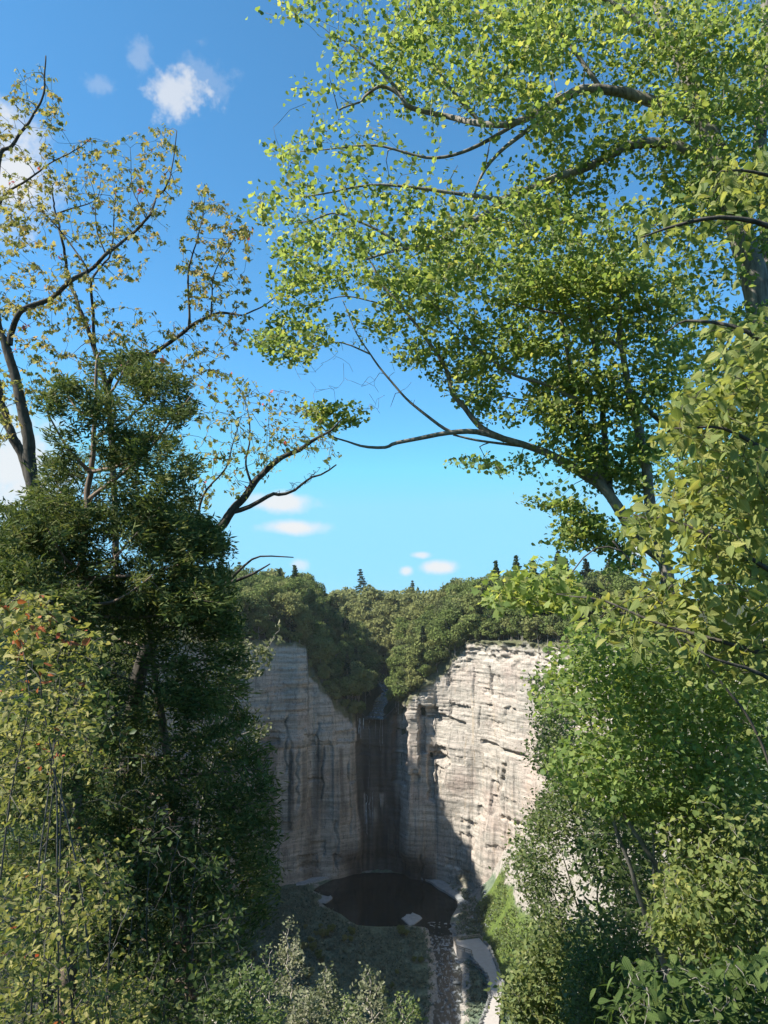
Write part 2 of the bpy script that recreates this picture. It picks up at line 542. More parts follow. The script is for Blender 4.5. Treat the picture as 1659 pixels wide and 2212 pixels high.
M['ground'] = ground_material()
M['cliff'] = cliff_material()
M['stone'] = stone_material('river_stone', (0.11, 0.115, 0.112), (0.29, 0.295, 0.285))
M['slab'] = stone_material('grey_slab', (0.24, 0.25, 0.25), (0.38, 0.39, 0.39), 0.6)
M['paving'] = stone_material('path_paving', (0.36, 0.335, 0.31), (0.46, 0.43, 0.4), 0.7)
M['timber'] = stone_material('rail_timber', (0.2, 0.17, 0.13), (0.36, 0.31, 0.25), 3.0)
M['water'] = water_material('pool_water', (0.006, 0.01, 0.009), 0.06, 0.5)
M['stream'] = water_material('stream_water', (0.03, 0.035, 0.032), 0.25, 1.2, 0.3)
M['falls'] = water_material('falling_water', (0.2, 0.21, 0.22), 0.4, 2.0, 0.5)

# ------------------------------------------------------------------ terrain
Z_POOL = -111.0
RIM = np.array([(-84, 3), (-86, 40), (-84, 90), (-80, 140), (-77, 190), (-75, 235), (-72, 265), (-66, 286), (-57, 300), (-46, 309), (-36, 312),
                (-30, 317), (-22, 318), (-14, 322), (-9, 325), (1, 326), (7, 323), (11, 317), (17, 316), (22, 316), (29, 311), (36, 306),
                (43, 297), (50, 286), (56, 275), (61, 262), (66, 246), (70, 225), (74, 195), (78, 150), (82, 100), (86, 40), (88, 3)], float)


def poly_sdf(X, Y, P):
    """negative inside"""
    d2 = np.full(X.shape, 1e18)
    ins = np.zeros(X.shape, bool)
    n = len(P)
    for i in range(n):
        a, b = P[i], P[(i + 1) % n]
        e = b - a
        wx, wy = X - a[0], Y - a[1]
        t = np.clip((wx * e[0] + wy * e[1]) / (e @ e), 0, 1)
        d2 = np.minimum(d2, (wx - e[0] * t) ** 2 + (wy - e[1] * t) ** 2)
        c = ((a[1] <= Y) != (b[1] <= Y)) & (X < (b[0] - a[0]) * (Y - a[1]) / (b[1] - a[1] + 1e-12) + a[0])
        ins ^= c
    d = np.sqrt(d2)
    return np.where(ins, -d, d)


def height_out(X, Y, d):
    """plateau and hanging valley above the falls"""
    ax = np.interp(Y, [325, 360, 400, 450, 520, 620], [-4, -2, 2, -3, -25, -80])
    bed = -49.6 + np.clip(Y - 325, 0, 400) * 0.03
    lat = np.abs(X - ax)
    hv = bed + np.maximum(0, lat - 4.5) * (1.02 + 0.12 * vnoise(X * 0.05, Y * 0.05)) + 1.6 * np.maximum(0, vnoise(X * 0.11, Y * 0.11)) * sstep(4, 10, lat)
    hv = np.where(Y < 300, hv + (300 - Y) * 0.6, hv)
    plat = -9 + 2.5 * vnoise(X * 0.013, Y * 0.013) + np.clip(Y - 460, 0, 400) * 0.014
    plat = plat + 7 * sstep(80, 160, X) * sstep(420, 220, Y) - 8.5 * np.exp(-np.maximum(d, 0) / 9.0) * sstep(60, 200, Y)
    pxr = PW / 2 + FPX * X / np.maximum(Y, 1)
    far_ = sstep(400, 520, Y)
    plat = plat - far_ * (11 * np.exp(-((pxr - 940) / 95) ** 2) + 4 * np.exp(-((pxr - 820) / 90) ** 2)) * np.clip(Y / 600, .6, 1.6) + 3.5 * far_ * sstep(760, 560, pxr)
    near = sstep(150, 30, Y)
    plat = plat * (1 - near) + (-1.75 + 0.1 * vnoise(X * 0.4, Y * 0.4)) * near
    k = 5.0
    h = np.clip(0.5 + 0.5 * (plat - hv) / k, 0, 1)
    return plat * (1 - h) + hv * h - k * h * (1 - h)


def talus_foot(Y):
    return np.interp(Y, [60, 150, 200, 236, 246, 262, 285, 300, 312], [10, 30, 38, 38.5, 36, 33, 32, 33, 36])


def height_in(X, Y, d):
    """gorge floor, scree at the foot of the sunlit wall and the slope below the overlook"""
    h = -110.4 + 0.5 * fbm(X * 0.06, Y * 0.06, 3) + 0.18 * fbm(X * 0.5, Y * 0.5, 3)
    tt = np.interp(Y, [150, 230, 262, 285, 300, 312, 320], [-45, -52, -64, -76, -88, -99, -108])
    ta = -110.6 + np.maximum(0, X - talus_foot(Y)) * 1.1 + np.maximum(0, X - talus_foot(Y) - 7) * 0.75 + 0.8 * fbm(X * 0.09, Y * 0.05 + X * 0.12, 4) * sstep(0, 8, X - talus_foot(Y))
    ta = np.minimum(ta, tt + 3)
    h = np.maximum(h, ta)
    tl = -110.6 + np.maximum(0, -X - np.interp(Y, [100, 240, 290, 310], [30, 46, 54, 60])) * 0.9 + 0.8 * fbm(X * 0.1, Y * 0.1, 3)
    h = np.maximum(h, np.minimum(tl, -84))
    # pool basin
    pd = poly_sdf(X, Y, POOL)
    h = np.where(pd < 1.5, np.minimum(h, Z_POOL + 0.12 + pd * 0.22), h)
    h = np.where((pd >= 1.5) & (X < talus_foot(Y)), np.maximum(h, Z_POOL + 0.25), h)
    # creek leaving the pool
    cx = np.interp(Y, [150, 200, 215, 230, 245, 258, 270], [6, 14, 17, 19, 20, 19.5, 19])
    cd = np.abs(X - cx)
    h = np.where(Y < 276, np.minimum(h, Z_POOL - 0.25 + np.maximum(0, cd - 3.2) * 0.35 + 0.25 * fbm(X * .6, Y * .6, 3)) * (cd < 9) + h * (cd >= 9), h)
    # slope below the viewpoint and side slopes near it
    sl = -1.75 - np.maximum(0, Y - 2.2) * 0.84 - 0.6 * np.maximum(0, vnoise(X * 0.2, Y * 0.2)) * sstep(3, 10, Y)
    side = -3.0 + np.minimum(d, 0) * 2.3
    side = side - sstep(150, 235, Y) * 140
    return np.maximum(h, np.maximum(sl, side))


POOL_PX = [(672, 1924), (690, 1912), (730, 1893), (770, 1886), (800, 1884), (850, 1884), (900, 1890), (935, 1908), (965, 1925), (990, 1940), (992, 1958), (978, 1982),
           (975, 1996), (960, 2012), (935, 2016), (915, 2004), (880, 2000), (850, 2003), (810, 2003), (770, 2000), (752, 1990), (735, 1976), (705, 1962), (690, 1950), (712, 1943), (700, 1936)]
POOL = np.array([tuple(on_z(x, y, Z_POOL))[:2] for x, y in POOL_PX])


def height(X, Y):
    X = np.asarray(X, float)
    Y = np.asarray(Y, float)
    d = poly_sdf(X, Y, RIM)
    return np.where(d > 4.0, height_out(X, Y, d), height_in(X, Y, d))


def axis_pts(lo, hi, step, far, grow):
    a = list(np.arange(lo, hi + 1e-6, step))
    s, v = step, hi
    while v < far[1]:
        s *= grow
        v += s
        a.append(v)
    s, v = step, lo
    while v > far[0]:
        s *= grow
        v -= s
        a.insert(0, v)
    return np.array(a)


gx = axis_pts(-96, 96, 1.25, (-7000, 7000), 1.13)
gy = axis_pts(-4, 400, 1.3, (-3000, 9000), 1.13)
GX, GY = np.meshgrid(gx, gy, indexing='ij')
GD = poly_sdf(GX, GY, RIM)
GZ = np.where(GD > 4.0, height_out(GX, GY, GD), height_in(GX, GY, GD))
inside = GD < 4.0
tf = talus_foot(GY)
scree = np.where(inside & (GX > tf + 3) & (GY > 150), sstep(-103, -97, GZ) * 0.85 + 0.1, 0.0)
scree = np.maximum(scree, np.where(inside & (GX > tf - 10) & (GX < tf + 4) & (GY > 262), 0.55, 0))
cxg = np.interp(GY, [150, 200, 215, 230, 245, 258, 270], [6, 14, 17, 19, 20, 19.5, 19])
scree = np.maximum(scree, np.where(inside & (GY < 275) & (GY > 120), sstep(7.5, 5.0, np.abs(GX - cxg)) * 0.85, 0))
pdg = np.abs(poly_sdf(GX, GY, POOL) - 0.8)
scree = np.maximum(scree, np.where(inside, sstep(2.6, 0.5, pdg) * (0.42 + 0.3 * vnoise(GX * .35, GY * .35)), 0))
lush = np.where(inside & (GX > tf - 4) & (GY > 215) & (GY < 285), sstep(-94, -99, GZ + 2.5 * fbm(GX * .12, GY * .12, 3)) * sstep(205, 240, GY), 0.0)
scree = scree * (1 - 0.85 * lush * (GX > tf + 1))
litter = np.where(inside, sstep(130, 90, GY), sstep(0.5, 4, GD))
terr = mesh_arrays('terrain', np.stack([GX, GY, GZ], -1).reshape(-1, 3), grid_faces(len(gx), len(gy)),
                   {'scree': scree.ravel(), 'lush': lush.ravel(), 'litter': litter.ravel()}, True)
link('terrain', terr, M['ground'], kind='structure', label='gorge floor, scree slopes and wooded plateau around the falls')

# ------------------------------------------------------------------ cliff: blocky shale beds in real relief
rim_open = RIM[5:-5]
lin = np.concatenate([[0], np.cumsum(np.linalg.norm(np.diff(rim_open, axis=0), axis=1))])
tt_ = np.linspace(0, lin[-1], 900)
fine = np.stack([np.interp(tt_, lin, rim_open[:, 0]), np.interp(tt_, lin, rim_open[:, 1])], 1)
seg = np.linalg.norm(np.diff(fine, axis=0), axis=1)
cum = np.concatenate([[0], np.cumsum(seg)])
DS = 0.35
svals = np.arange(0, cum[-1], DS)
CX = np.interp(svals, cum, fine[:, 0])
CY = np.interp(svals, cum, fine[:, 1])
tx, ty = np.gradient(CX), np.gradient(CY)
k = 17
ker = np.hanning(k) / np.hanning(k).sum()
tx = np.convolve(np.pad(tx, k // 2, 'edge'), ker, 'valid')
ty = np.convolve(np.pad(ty, k // 2, 'edge'), ker, 'valid')
tl_ = np.hypot(tx, ty)
NX, NY = ty / tl_, -tx / tl_                       # into the gorge
bx, by = CX - NX * 3.0, CY - NY * 3.0
TOP = height_out(bx, by, np.full(bx.shape, 3.0))
TOP = np.convolve(np.pad(TOP, 3, 'edge'), np.ones(7) / 7, 'valid')
SPX = PW / 2 + FPX * CX / CY                        # rough picture column of every station (to place features seen in the photograph)
_tp = np.interp(SPX, [560, 600, 662, 668, 688, 694, 720, 726, 744, 750, 768, 785, 836, 845, 858, 864, 880, 884, 900, 908, 935, 940, 965, 972, 990],
               [-15.5, -15, -17.5, -29, -32, -36.5, -39, -43, -45, -47.5, -48.6, -49.6, -49.6, -46, -45.5, -42.5, -42, -39.5, -38.5, -35, -32.5, -29, -27.5, -22, -20])
_w = sstep(555, 600, SPX) * sstep(1010, 980, SPX) * (CY > 270)
TOP = TOP * (1 - _w) + _tp * _w
TOP = TOP + 0.9 * fbm(svals * 0.16, svals * 0 + 2, 3) * (sstep(790, 760, SPX) + sstep(850, 880, SPX))
NZ = 300
zv = np.linspace(0, 1, NZ)
S2 = svals[:, None] * np.ones(NZ)[None, :]
Z2 = -113.5 + (TOP[:, None] + 113.5) * zv[None, :]
PX2 = SPX[:, None] * np.ones(NZ)[None, :]
FALL = sstep(762, 778, PX2) * sstep(872, 858, PX2)
left = (SPX < 800)[:, None]


def strata():
    rr = np.random.default_rng(4)
    zz, b = -114.0, []
    while zz < 5:
        if zz < -84:
            t = rr.uniform(1.6, 5.5)
        elif zz < -58:
            t = rr.uniform(1.2, 4.0)
        elif zz < -40:
            t = rr.uniform(0.7, 2.4)
        else:
            t = rr.uniform(0.45, 1.3)
        b.append(zz)
        zz += t
    b.append(zz)
    b = np.array(b)
    off = np.zeros(Z2.shape)
    zw = Z2 + 0.9 * vnoise(S2 * 0.021, Z2 * 0.01) + 0.15 * vnoise(S2 * 0.2, Z2 * 0.1)
    li = np.clip(np.searchsorted(b, zw) - 1, 0, len(b) - 2)
    th = b[li + 1] - b[li]
    fr = (zw - b[li]) / th
    prot = rr.normal(0, 1, len(b))
    amp = np.where(b < -60, 0.08, 0.2)
    patch = (1 - 0.55 * sstep(-50, -56, Z2)) * (1 - 0.4 * sstep(-80, -86, Z2)) * (0.3 + 1.0 * sstep(-0.5, 0.7, fbm(S2 * 0.045, Z2 * 0.07, 3)))
    off += (prot * amp)[li] * patch
    # joint blocks inside every bed
    for lay in range(len(b) - 1):
        mk = li == lay
        if not mk.any():
            continue
        wmin, wmax = (5, 14) if b[lay] < -60 else (1.5, 8)
        cuts = np.cumsum(rr.uniform(wmin, wmax, int(svals[-1] / wmin) + 3)) - 5
        vals = rr.uniform(-1, 1, len(cuts) + 1)
        a = 0.16 if b[lay] < -60 else 0.34
        blk = np.searchsorted(cuts, S2[mk])
        off[mk] += vals[blk] * a * (rr.random() < 0.85) * patch[mk]
    off -= 0.2 * sstep(0.28, 0.0, fr) * np.minimum(th, 1.2) * patch          # undercut foot of each bed
    off -= 0.12 * sstep(0.8, 1.0, fr)
    # tall joint buttresses and alcoves of the middle face
    cuts = np.cumsum(rr.uniform(1.6, 6.5, 200)) - 5
    vals = rr.uniform(-1, 1, 201)
    col = vals[np.searchsorted(cuts, S2)] * sstep(-93, -84, Z2) * sstep(-58, -59.5, Z2)
    off += col * np.where(left, 1.15, 0.35) * sstep(900, 930, PX2 * 0 + np.where(PX2 < 930, 1000, 850)) ** 0
    col2 = vals[::-1][np.searchsorted(cuts + 1.1, S2)] * sstep(-112, -100, Z2) * sstep(-80, -86, Z2)
    off += col2 * 0.5
    # cap ledge above the alcoves
    off += 0.9 * sstep(-59, -57.8, Z2) * sstep(-50, -54, Z2) * (PX2 < 775)
    # loose crumbly top of the sunlit wall
    cr = sstep(12, 3, TOP[:, None] - Z2) * (PX2 > 960)
    off += cr * (1.3 * fbm(S2 * 0.35, Z2 * 0.6, 4) - 0.8)
    # features on the sunlit wall beside the falls: (px0, px1, z0, z1, depth, tilt)
    feats = [(846, 878, -75, -44, 2.6, 0), (884, 902, -70, -45, -2.2, 0), (904, 944, -47.5, -43.5, 2.6, 0.0), (902, 916, -62, -43, 2.4, 0), (916, 936, -54, -47, 1.2, 0), (944, 1004, -48.2, -45.2, 1.6, 0.05),
             (922, 934, -80, -62, 2.8, 0), (926, 976, -64, -61, 2.3, 0.03), (936, 950, -78, -66, 1.4, 0), (950, 962, -72, -67, 0.9, 0), (1040, 1140, -54.9, -53.6, 1.7, 0.02), (1088, 1096, -67, -60, 1.4, 0), (1080, 1090, -70, -66, 1.3, 0),
             (1150, 1172, -56, -54.5, 1.2, 0), (1060, 1075, -80, -73, 1.2, 0), (1085, 1130, -81, -79.4, 1.2, 0), (1160, 1190, -50, -46, 0.9, 0)]
    cxp = S2 * 0
    for (p0, p1, z0, z1, dep, tilt) in feats:
        pw = PX2 + 3.0 * vnoise(S2 * 0.6, Z2 * 0.5 + p0)
        zz2 = Z2 + tilt * (PX2 - p0) + 0.6 * vnoise(S2 * 0.5 + p0, Z2 * 0.1)
        mk = sstep(p0 - 1.2, p0 + 0.6, pw) * sstep(p1 + 1.2, p1 - 0.6, pw) * sstep(z0 - 0.5, z0 + 0.4, zz2) * sstep(z1 + 0.35, z1 - 0.2, zz2)
        off -= dep * mk
    # deep vertical joints and spalled pockets
    for kk in range(46):
        c0 = rr.uniform(0, svals[-1])
        zc, zh = rr.uniform(-108, -30), rr.uniform(4, 16)
        wob = c0 + 0.7 * vnoise(Z2 * 0.35 + kk, Z2 * 0 + kk)
        off -= rr.uniform(.5, 1.3) * sstep(.55, .25, np.abs(S2 - wob)) * sstep(zh, zh * .8, np.abs(Z2 - zc))
    for kk in range(110):
        c0, zc = rr.uniform(0, svals[-1]), rr.uniform(-108, -24)
        wd, ht = rr.uniform(1.0, 5.5), rr.uniform(.5, 2.6)
        ed = 0.5 * vnoise(S2 * 1.1 + kk, Z2 * 1.3)
        off -= rr.uniform(.35, 1.1) * sstep(wd + .35, wd, np.abs(S2 - c0) + ed) * sstep(ht + .3, ht, np.abs(Z2 - zc + .06 * (S2 - c0)) + ed)
    # falls chute: a shallow recess, stepped
    off -= 1.6 * FALL * sstep(-112, -100, Z2)
    off += 1.1 * FALL * sstep(-86, -92, Z2) * (1 + 0.5 * vnoise(S2 * 0.5, Z2 * 0.1))
    off += 0.12 * fbm(S2 * 0.5, Z2 * 0.9, 3) + 1.6 * vnoise(S2 * 0.06, Z2 * 0.03) + 0.7 * vnoise(S2 * 0.15 + 4, Z2 * 0.06)
    return off


OFF = strata() + (TOP[:, None] - Z2) * 0.045
# the plunge pool undercuts the foot of the headwall
OFF -= 2.4 * sstep(-101, -107, Z2) * sstep(730, 770, PX2) * sstep(930, 885, PX2)
VX = CX[:, None] + NX[:, None] * OFF
VY = CY[:, None] + NY[:, None] * OFF
VZ = Z2.copy()
wet = sstep(770, 782, PX2 + 9 * vnoise(S2 * 0.35, Z2 * 0.03)) * sstep(868, 852, PX2 + 8 * vnoise(S2 * 0.35 + 50, Z2 * 0.03) - sstep(-70, -105, Z2) * 16 + 6)
wet = np.maximum(wet, sstep(-92, -108, Z2) * sstep(715, 760, PX2 + 14 * vnoise(S2 * 0.2, Z2 * 0.1)) * sstep(960, 910, PX2 + 14 * vnoise(S2 * 0.2, Z2 * 0.1 + 9)))
wet *= 1 - 0.75 * sstep(0.1, 0.5, vnoise(S2 * 0.9, Z2 * 0.16)) * sstep(-79, -81, Z2) * sstep(-94, -85, Z2) * sstep(786, 790, PX2) * sstep(834, 826, PX2)
wet *= 0.86 + 0.14 * vnoise(S2 * 0.8, Z2 * 0.06)
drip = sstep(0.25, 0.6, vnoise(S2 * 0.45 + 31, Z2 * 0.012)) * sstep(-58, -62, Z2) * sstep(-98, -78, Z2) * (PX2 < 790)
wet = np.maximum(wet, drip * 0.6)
wet = np.maximum(wet, 0.5 * sstep(-.1, .7, fbm(S2 * 0.11 + 9, Z2 * 0.035, 4)) * sstep(800, 770, PX2) * sstep(-30, -60, Z2))  # stains spread wide to paint the shaded wall darker in its colour
moss = sstep(3.0, 0.5, TOP[:, None] - Z2 + 1.2 * fbm(S2 * 0.4, Z2 * 0.4, 3)) * 0.9
moss = np.maximum(moss, sstep(0.35, 0.8, fbm(S2 * 0.07, Z2 * 0.05 + 3, 3)) * sstep(-96, -110, Z2) * 0.6)
# cap rows running back over the edge so that the wall closes against the plateau
caps = []
for back in (2.5, 6.0, 9.5):
    qx, qy = CX - NX * back, CY - NY * back
    dd = poly_sdf(qx, qy, RIM)
    caps.append((qx, qy, height_out(qx, qy, np.maximum(dd, 1.2)) + (0.35 if back < 9 else -0.8)))
VX = np.concatenate([VX] + [c[0][:, None] for c in caps], 1)
VY = np.concatenate([VY] + [c[1][:, None] for c in caps], 1)
VZ = np.concatenate([VZ] + [c[2][:, None] for c in caps], 1)
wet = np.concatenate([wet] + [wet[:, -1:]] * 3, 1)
moss = np.concatenate([moss] + [np.ones((len(CX), 1)) * 0.9] * 3, 1)
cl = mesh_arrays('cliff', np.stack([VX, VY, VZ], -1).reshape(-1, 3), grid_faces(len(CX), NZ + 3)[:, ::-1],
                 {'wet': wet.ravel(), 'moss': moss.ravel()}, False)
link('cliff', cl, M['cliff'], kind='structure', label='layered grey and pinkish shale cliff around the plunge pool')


def cliff_point(px, z, outp=0.0):
    """a point on the rock face at picture column px and height z, outp metres proud of it"""
    i = int(np.argmin(np.abs(SPX - px) + (CY < 250) * 1e3))
    j = int(np.clip((z + 113.5) / (TOP[i] + 113.5) * (NZ - 1), 0, NZ - 1))
    return Vector((VX[i, j] + NX[i] * outp, VY[i, j] + NY[i] * outp, z))

# ------------------------------------------------------------------ water
def strip(name, L, R_, mat, **kw):
    L, R_ = np.asarray(L), np.asarray(R_)
    n = len(L)
    V = np.empty((2 * n, 3))
    V[0::2], V[1::2] = L, R_
    i = np.arange(n - 1) * 2
    return link(name, mesh_arrays(name, V, np.stack([i, i + 1, i + 3, i + 2], 1), None, True), mat, **kw)


pc = POOL.mean(0)
pv = pc + (POOL - pc) * 1.1
pme = bpy.data.meshes.new('pool')
pme.from_pydata([(x, y, Z_POOL) for x, y in pv], [], [list(range(len(pv)))])
link('pool', pme, M['water'], kind='structure', label='dark still plunge pool below the waterfall')
cy = np.linspace(120, 271, 90)
cxx = np.interp(cy, [150, 200, 215, 230, 245, 258, 270], [6, 14, 17, 19, 20, 19.5, 19])
cw = 4.2 + 1.3 * vnoise(cy * 0.2, cy * 0)
strip('creek', np.stack([cxx - cw, cy, cy * 0 + Z_POOL - 0.03], 1), np.stack([cxx + cw, cy, cy * 0 + Z_POOL - 0.03], 1), M['stream'], kind='structure', label='shallow creek flowing out of the plunge pool')
# stepped stream above the lip
uy, uz = [], []
y = 322.4
z = -49.35
rs = random.Random(2)
while y < 440:
    st = rs.uniform(2.5, 7)
    for q in (0.0, 0.85, 1.0):
        uy.append(y + st * q)
        uz.append(z + (0 if q < 1 else 0.0))
    y += st
    z = -49.35 + (y - 322.4) * 0.03 + rs.uniform(0, .12)
    uy.append(y + 0.25)
    uz.append(z)
    y += 0.25
uy, uz = np.array(uy), np.array(uz)
ux = np.interp(uy, [322, 325, 360, 400, 450], [-4, -4, -2, 2, -3]) + 0.8 * vnoise(uy * 0.15, uy * 0)
uw = np.interp(uy, [322, 330, 345, 400], [4.2, 3.6, 3.0, 2.5]) + 0.6 * vnoise(uy * 0.3 + 9, uy * 0)
strip('upper_stream', np.stack([ux - uw, uy, uz + 0.3], 1), np.stack([ux + uw, uy, uz + 0.3], 1), M['stream'], kind='structure', label='rippled stream stepping down to the lip of the falls')

# the thin late-summer fall: separate threads of water down the wet rock
fb = Buf()
rs = random.Random(8)
for (px, z0, z1, w) in [(781, -49.2, -56, .45), (784, -49.3, -58, .25), (788, -49.3, -54, .3), (800, -49.3, -62, .1), (813, -49.3, -57, .1), (822, -49.3, -63, .12), (826, -49.3, -60, .14),
                        (791, -80, -92, .25), (794, -80.5, -96, .35), (800, -81, -90, .25), (806, -79, -93, .16), (822, -80, -86, .25), (798, -66, -78, .08)]:
    zz = np.arange(z0, z1, -0.7)
    L, R_ = [], []
    ph = rs.uniform(0, 6)
    i0 = cliff_point(px, z0)
    for k, zc in enumerate(zz):
        c = cliff_point(px + 0.5 * math.sin(ph + k * 0.3), float(zc), 0.0)
        c.y = min(c.y, cliff_point(px, float(min(zc + 1.4, z0))).y) - 0.25
        ww = 0.55 * w * (0.5 + 0.5 * math.sin(math.pi * (k + 0.7) / (len(zz) + 0.4))) * rs.uniform(0.6, 1.3)
        L.append(c - Vector((ww, 0, 0)))
        R_.append(c + Vector((ww, 0.0, 0)))
    n = len(L)
    V = np.empty((2 * n, 3))
    V[0::2], V[1::2] = [tuple(v) for v in L], [tuple(v) for v in R_]
    i = np.arange(n - 1) * 2
    fb.add(V, np.stack([i, i + 1, i + 3, i + 2], 1))
link('waterfall', fb.mesh('waterfall', True), M['falls'], kind='structure', label='thin white threads of water down the dark wet rock')


# ------------------------------------------------------------------ stones
def rock_mesh(name, seed, flat=0.5, sub=2):
    import bmesh
    bm = bmesh.new()
    bmesh.ops.create_icosphere(bm, subdivisions=sub, radius=0.5)
    V = np.array([v.co[:] for v in bm.verts])
    rr = np.random.default_rng(seed)
    for _ in range(9):                                    # chop flat faces
        n = rr.normal(size=3)
        n /= np.linalg.norm(n)
        lim = rr.uniform(0.26, 0.42)
        dd = V @ n
        V -= np.maximum(dd - lim, 0)[:, None] * n
    V *= np.array([1.0, rr.uniform(.65, 1), flat])
    V += 0.02 * rr.normal(size=V.shape)
    for v, c in zip(bm.verts, V):
        v.co = c
    me = bpy.data.meshes.new(name)
    bm.to_mesh(me)
    bm.free()
    return me


ROCKS = [rock_mesh('boulder', 20 + i, rs.uniform(.35, .7), 1 if i % 2 else 2) for i in range(7)]
SLABS = [rock_mesh('rock_slab', 40 + i, rs.uniform(.12, .22), 2) for i in range(4)]
for me in ROCKS:
    me.materials.append(M['stone'])
for me in SLABS:
    me.materials.append(M['slab'])


def slab_poly(name, pxs, ztop, thick, mat, **kw):
    rr = np.random.default_rng(len(pxs))
    P = [on_z(x, y, ztop) for x, y in pxs]
    Q = []
    for a, b in zip(P, P[1:] + P[:1]):                    # ragged outline
        for t in (0, .33, .66):
            c = a.lerp(b, t)
            Q.append((c.x + rr.normal() * .25, c.y + rr.normal() * .35))
    n = len(Q)
    cx_, cy_ = np.mean(Q, 0)
    V = [(x, y, ztop - abs(rr.normal()) * 0.1) for x, y in Q] + [(x + (x - cx_) * .05, y + (y - cy_) * .05, ztop - thick) for x, y in Q] + [(cx_, cy_, ztop + .12)]
    F = [(i, (i + 1) % n, n + (i + 1) % n, n + i)[::-1] for i in range(n)]
    F2 = [(i, (i + 1) % n, 2 * n) for i in range(n)]
    me = bpy.data.meshes.new(name)
    me.from_pydata(V, [], F + F2)
    return link(name, me, mat, **kw)


slab_poly('rock_slab', [(868, 1986), (877, 1976), (892, 1971), (912, 1983), (898, 1993), (884, 1998)], -110.62, 0.9, M['slab'],
          label='pale grey flat slab lying alone in the dark pool', category='rock')
slab_poly('rock_slab', [(683, 1941), (694, 1935), (716, 1934), (716, 1942), (706, 1948), (690, 1949)], -110.6, 0.9, M['slab'],
          label='low grey ledge at the pool edge beneath the shaded cliff', category='rock')
slab_poly('rock_slab', [(905, 1893), (932, 1905), (962, 1926), (985, 1940), (996, 1950), (1012, 1948), (990, 1925), (955, 1900), (925, 1886)], -110.2, 1.2, M['slab'],
          label='long grey shelf of rock along the sunlit-cliff side of the pool', category='rock')
slab_poly('rock_slab', [(640, 1912), (680, 1905), (715, 1892), (742, 1884), (735, 1876), (690, 1884), (640, 1898)], -109.9, 1.4, M['slab'],
          label='long grey rock bench between the shaded cliff and the pool', category='rock')

nb = 0
for i in range(900):
    if nb >= 230:
        break
    Y = rs.uniform(196, 276)
    c = float(np.interp(Y, [150, 200, 215, 230, 245, 258, 270], [6, 14, 17, 19, 20, 19.5, 19]))
    X = c + rs.gauss(0, 3.4)
    zt = float(height(X, Y))
    if zt > -109.4:
        continue
    s = rs.choice([0.5, 0.6, 0.8, 1.0, 1.3]) * rs.uniform(.8, 1.3) * (1.6 if rs.random() < 0.06 else 1)
    o = link('boulder', (ROCKS if rs.random() < .6 else SLABS)[rs.randrange(4)], None, label='grey boulder in the rocky creek bed below the pool', category='boulder', group='boulders in the creek bed')
    o.location = (X, Y, max(zt, Z_POOL - .1) + 0.05 * s)
    o.scale = (s * rs.uniform(.9, 1.7), s, s)
    o.rotation_euler = (rs.gauss(0, .12), rs.gauss(0, .12), rs.uniform(0, 6.3))
    nb += 1
nb = 0
for i in range(900):                                       # broken rock along the sunlit side of the pool
    if nb >= 130:
        break
    Y = rs.uniform(262, 312)
    X = float(talus_foot(Y)) + rs.uniform(-9, 6)
    if poly_sdf(np.array([X]), np.array([Y]), POOL)[0] < 0.3:
        continue
    zt = float(height(X, Y))
    s = rs.uniform(.5, 1.5)
    o = link('boulder', (ROCKS if rs.random() < .5 else SLABS)[rs.randrange(4)], None, label='broken grey rock between the pool and the foot of the scree', category='boulder', group='broken rocks beside the pool')
    o.location = (X, Y, zt + 0.08 * s)
    o.scale = (s * rs.uniform(.9, 1.6), s, s)
    o.rotation_euler = (rs.gauss(0, .2), rs.gauss(0, .2), rs.uniform(0, 6.3))
    nb += 1

# ------------------------------------------------------------------ footpath, viewing platform rail and dry-stone edging
ZP = -108.7
edge_r = [(980, 2033), (1035, 2026), (1042, 2034), (1054, 2046), (1063, 2066), (1073, 2094), (1083, 2121), (1085, 2130), (1082, 2170), (1077, 2212), (1068, 2280), (1050, 2400)]
edge_l = [(980, 2033), (987, 2051), (1019, 2061), (1027, 2078), (1043, 2094), (1053, 2106), (1058, 2118), (1060, 2157), (1055, 2174), (1041, 2212), (1020, 2280), (985, 2400)]
PR = [on_z(x, y, ZP) for x, y in edge_r]
PL = [on_z(x, y, ZP) for x, y in edge_l]
ring = PR + PL[:0:-1]
n = len(ring)
V = [tuple(p) for p in ring] + [(p.x, p.y, -112.0) for p in ring]
me = bpy.data.meshes.new('footpath')
me.from_pydata(V, [], [list(range(n))[::-1]] + [(i, (i + 1) % n, n + (i + 1) % n, n + i) for i in range(n)])
link('footpath', me, M['paving'], kind='structure', label='pale gravel footpath ending in a viewing platform')

rail = thing('guard_rail', PR[0], 'low timber guard rail round the end of the viewing platform', 'railing')
line = [PR[2], PR[1], PR[0], PL[1], PL[2]]
base = Vector(PR[0])
ppm = None


def box_mesh(name, sx, sy, sz):
    import bmesh
    bm = bmesh.new()
    bmesh.ops.create_cube(bm, size=1)
    for v in bm.verts:
        v.co = (v.co.x * sx, v.co.y * sy, v.co.z * sz + sz / 2)
    me = bpy.data.meshes.new(name)
    bm.to_mesh(me)
    bm.free()
    return me


post_me = box_mesh('post', .2, .2, 1.15)
post_me.materials.append(M['timber'])
for a, b in zip(line, line[1:]):
    d = b - a
    k = max(1, int(d.length / 2.2))
    for i in range(k + (1 if b is line[-1] else 0)):
        o = link('post', post_me, None, rail)
        o.location = a.lerp(b, i / k) - base
    for hz, th in ((1.05, .16), (0.55, .12)):
        me = box_mesh('rail', d.length, .14, th)
        o = link('rail', me, M['timber'], rail)
        o.location = (a + b) / 2 - base + Vector((0, 0, hz))
        o.rotation_euler = (0, 0, math.atan2(d.y, d.x))


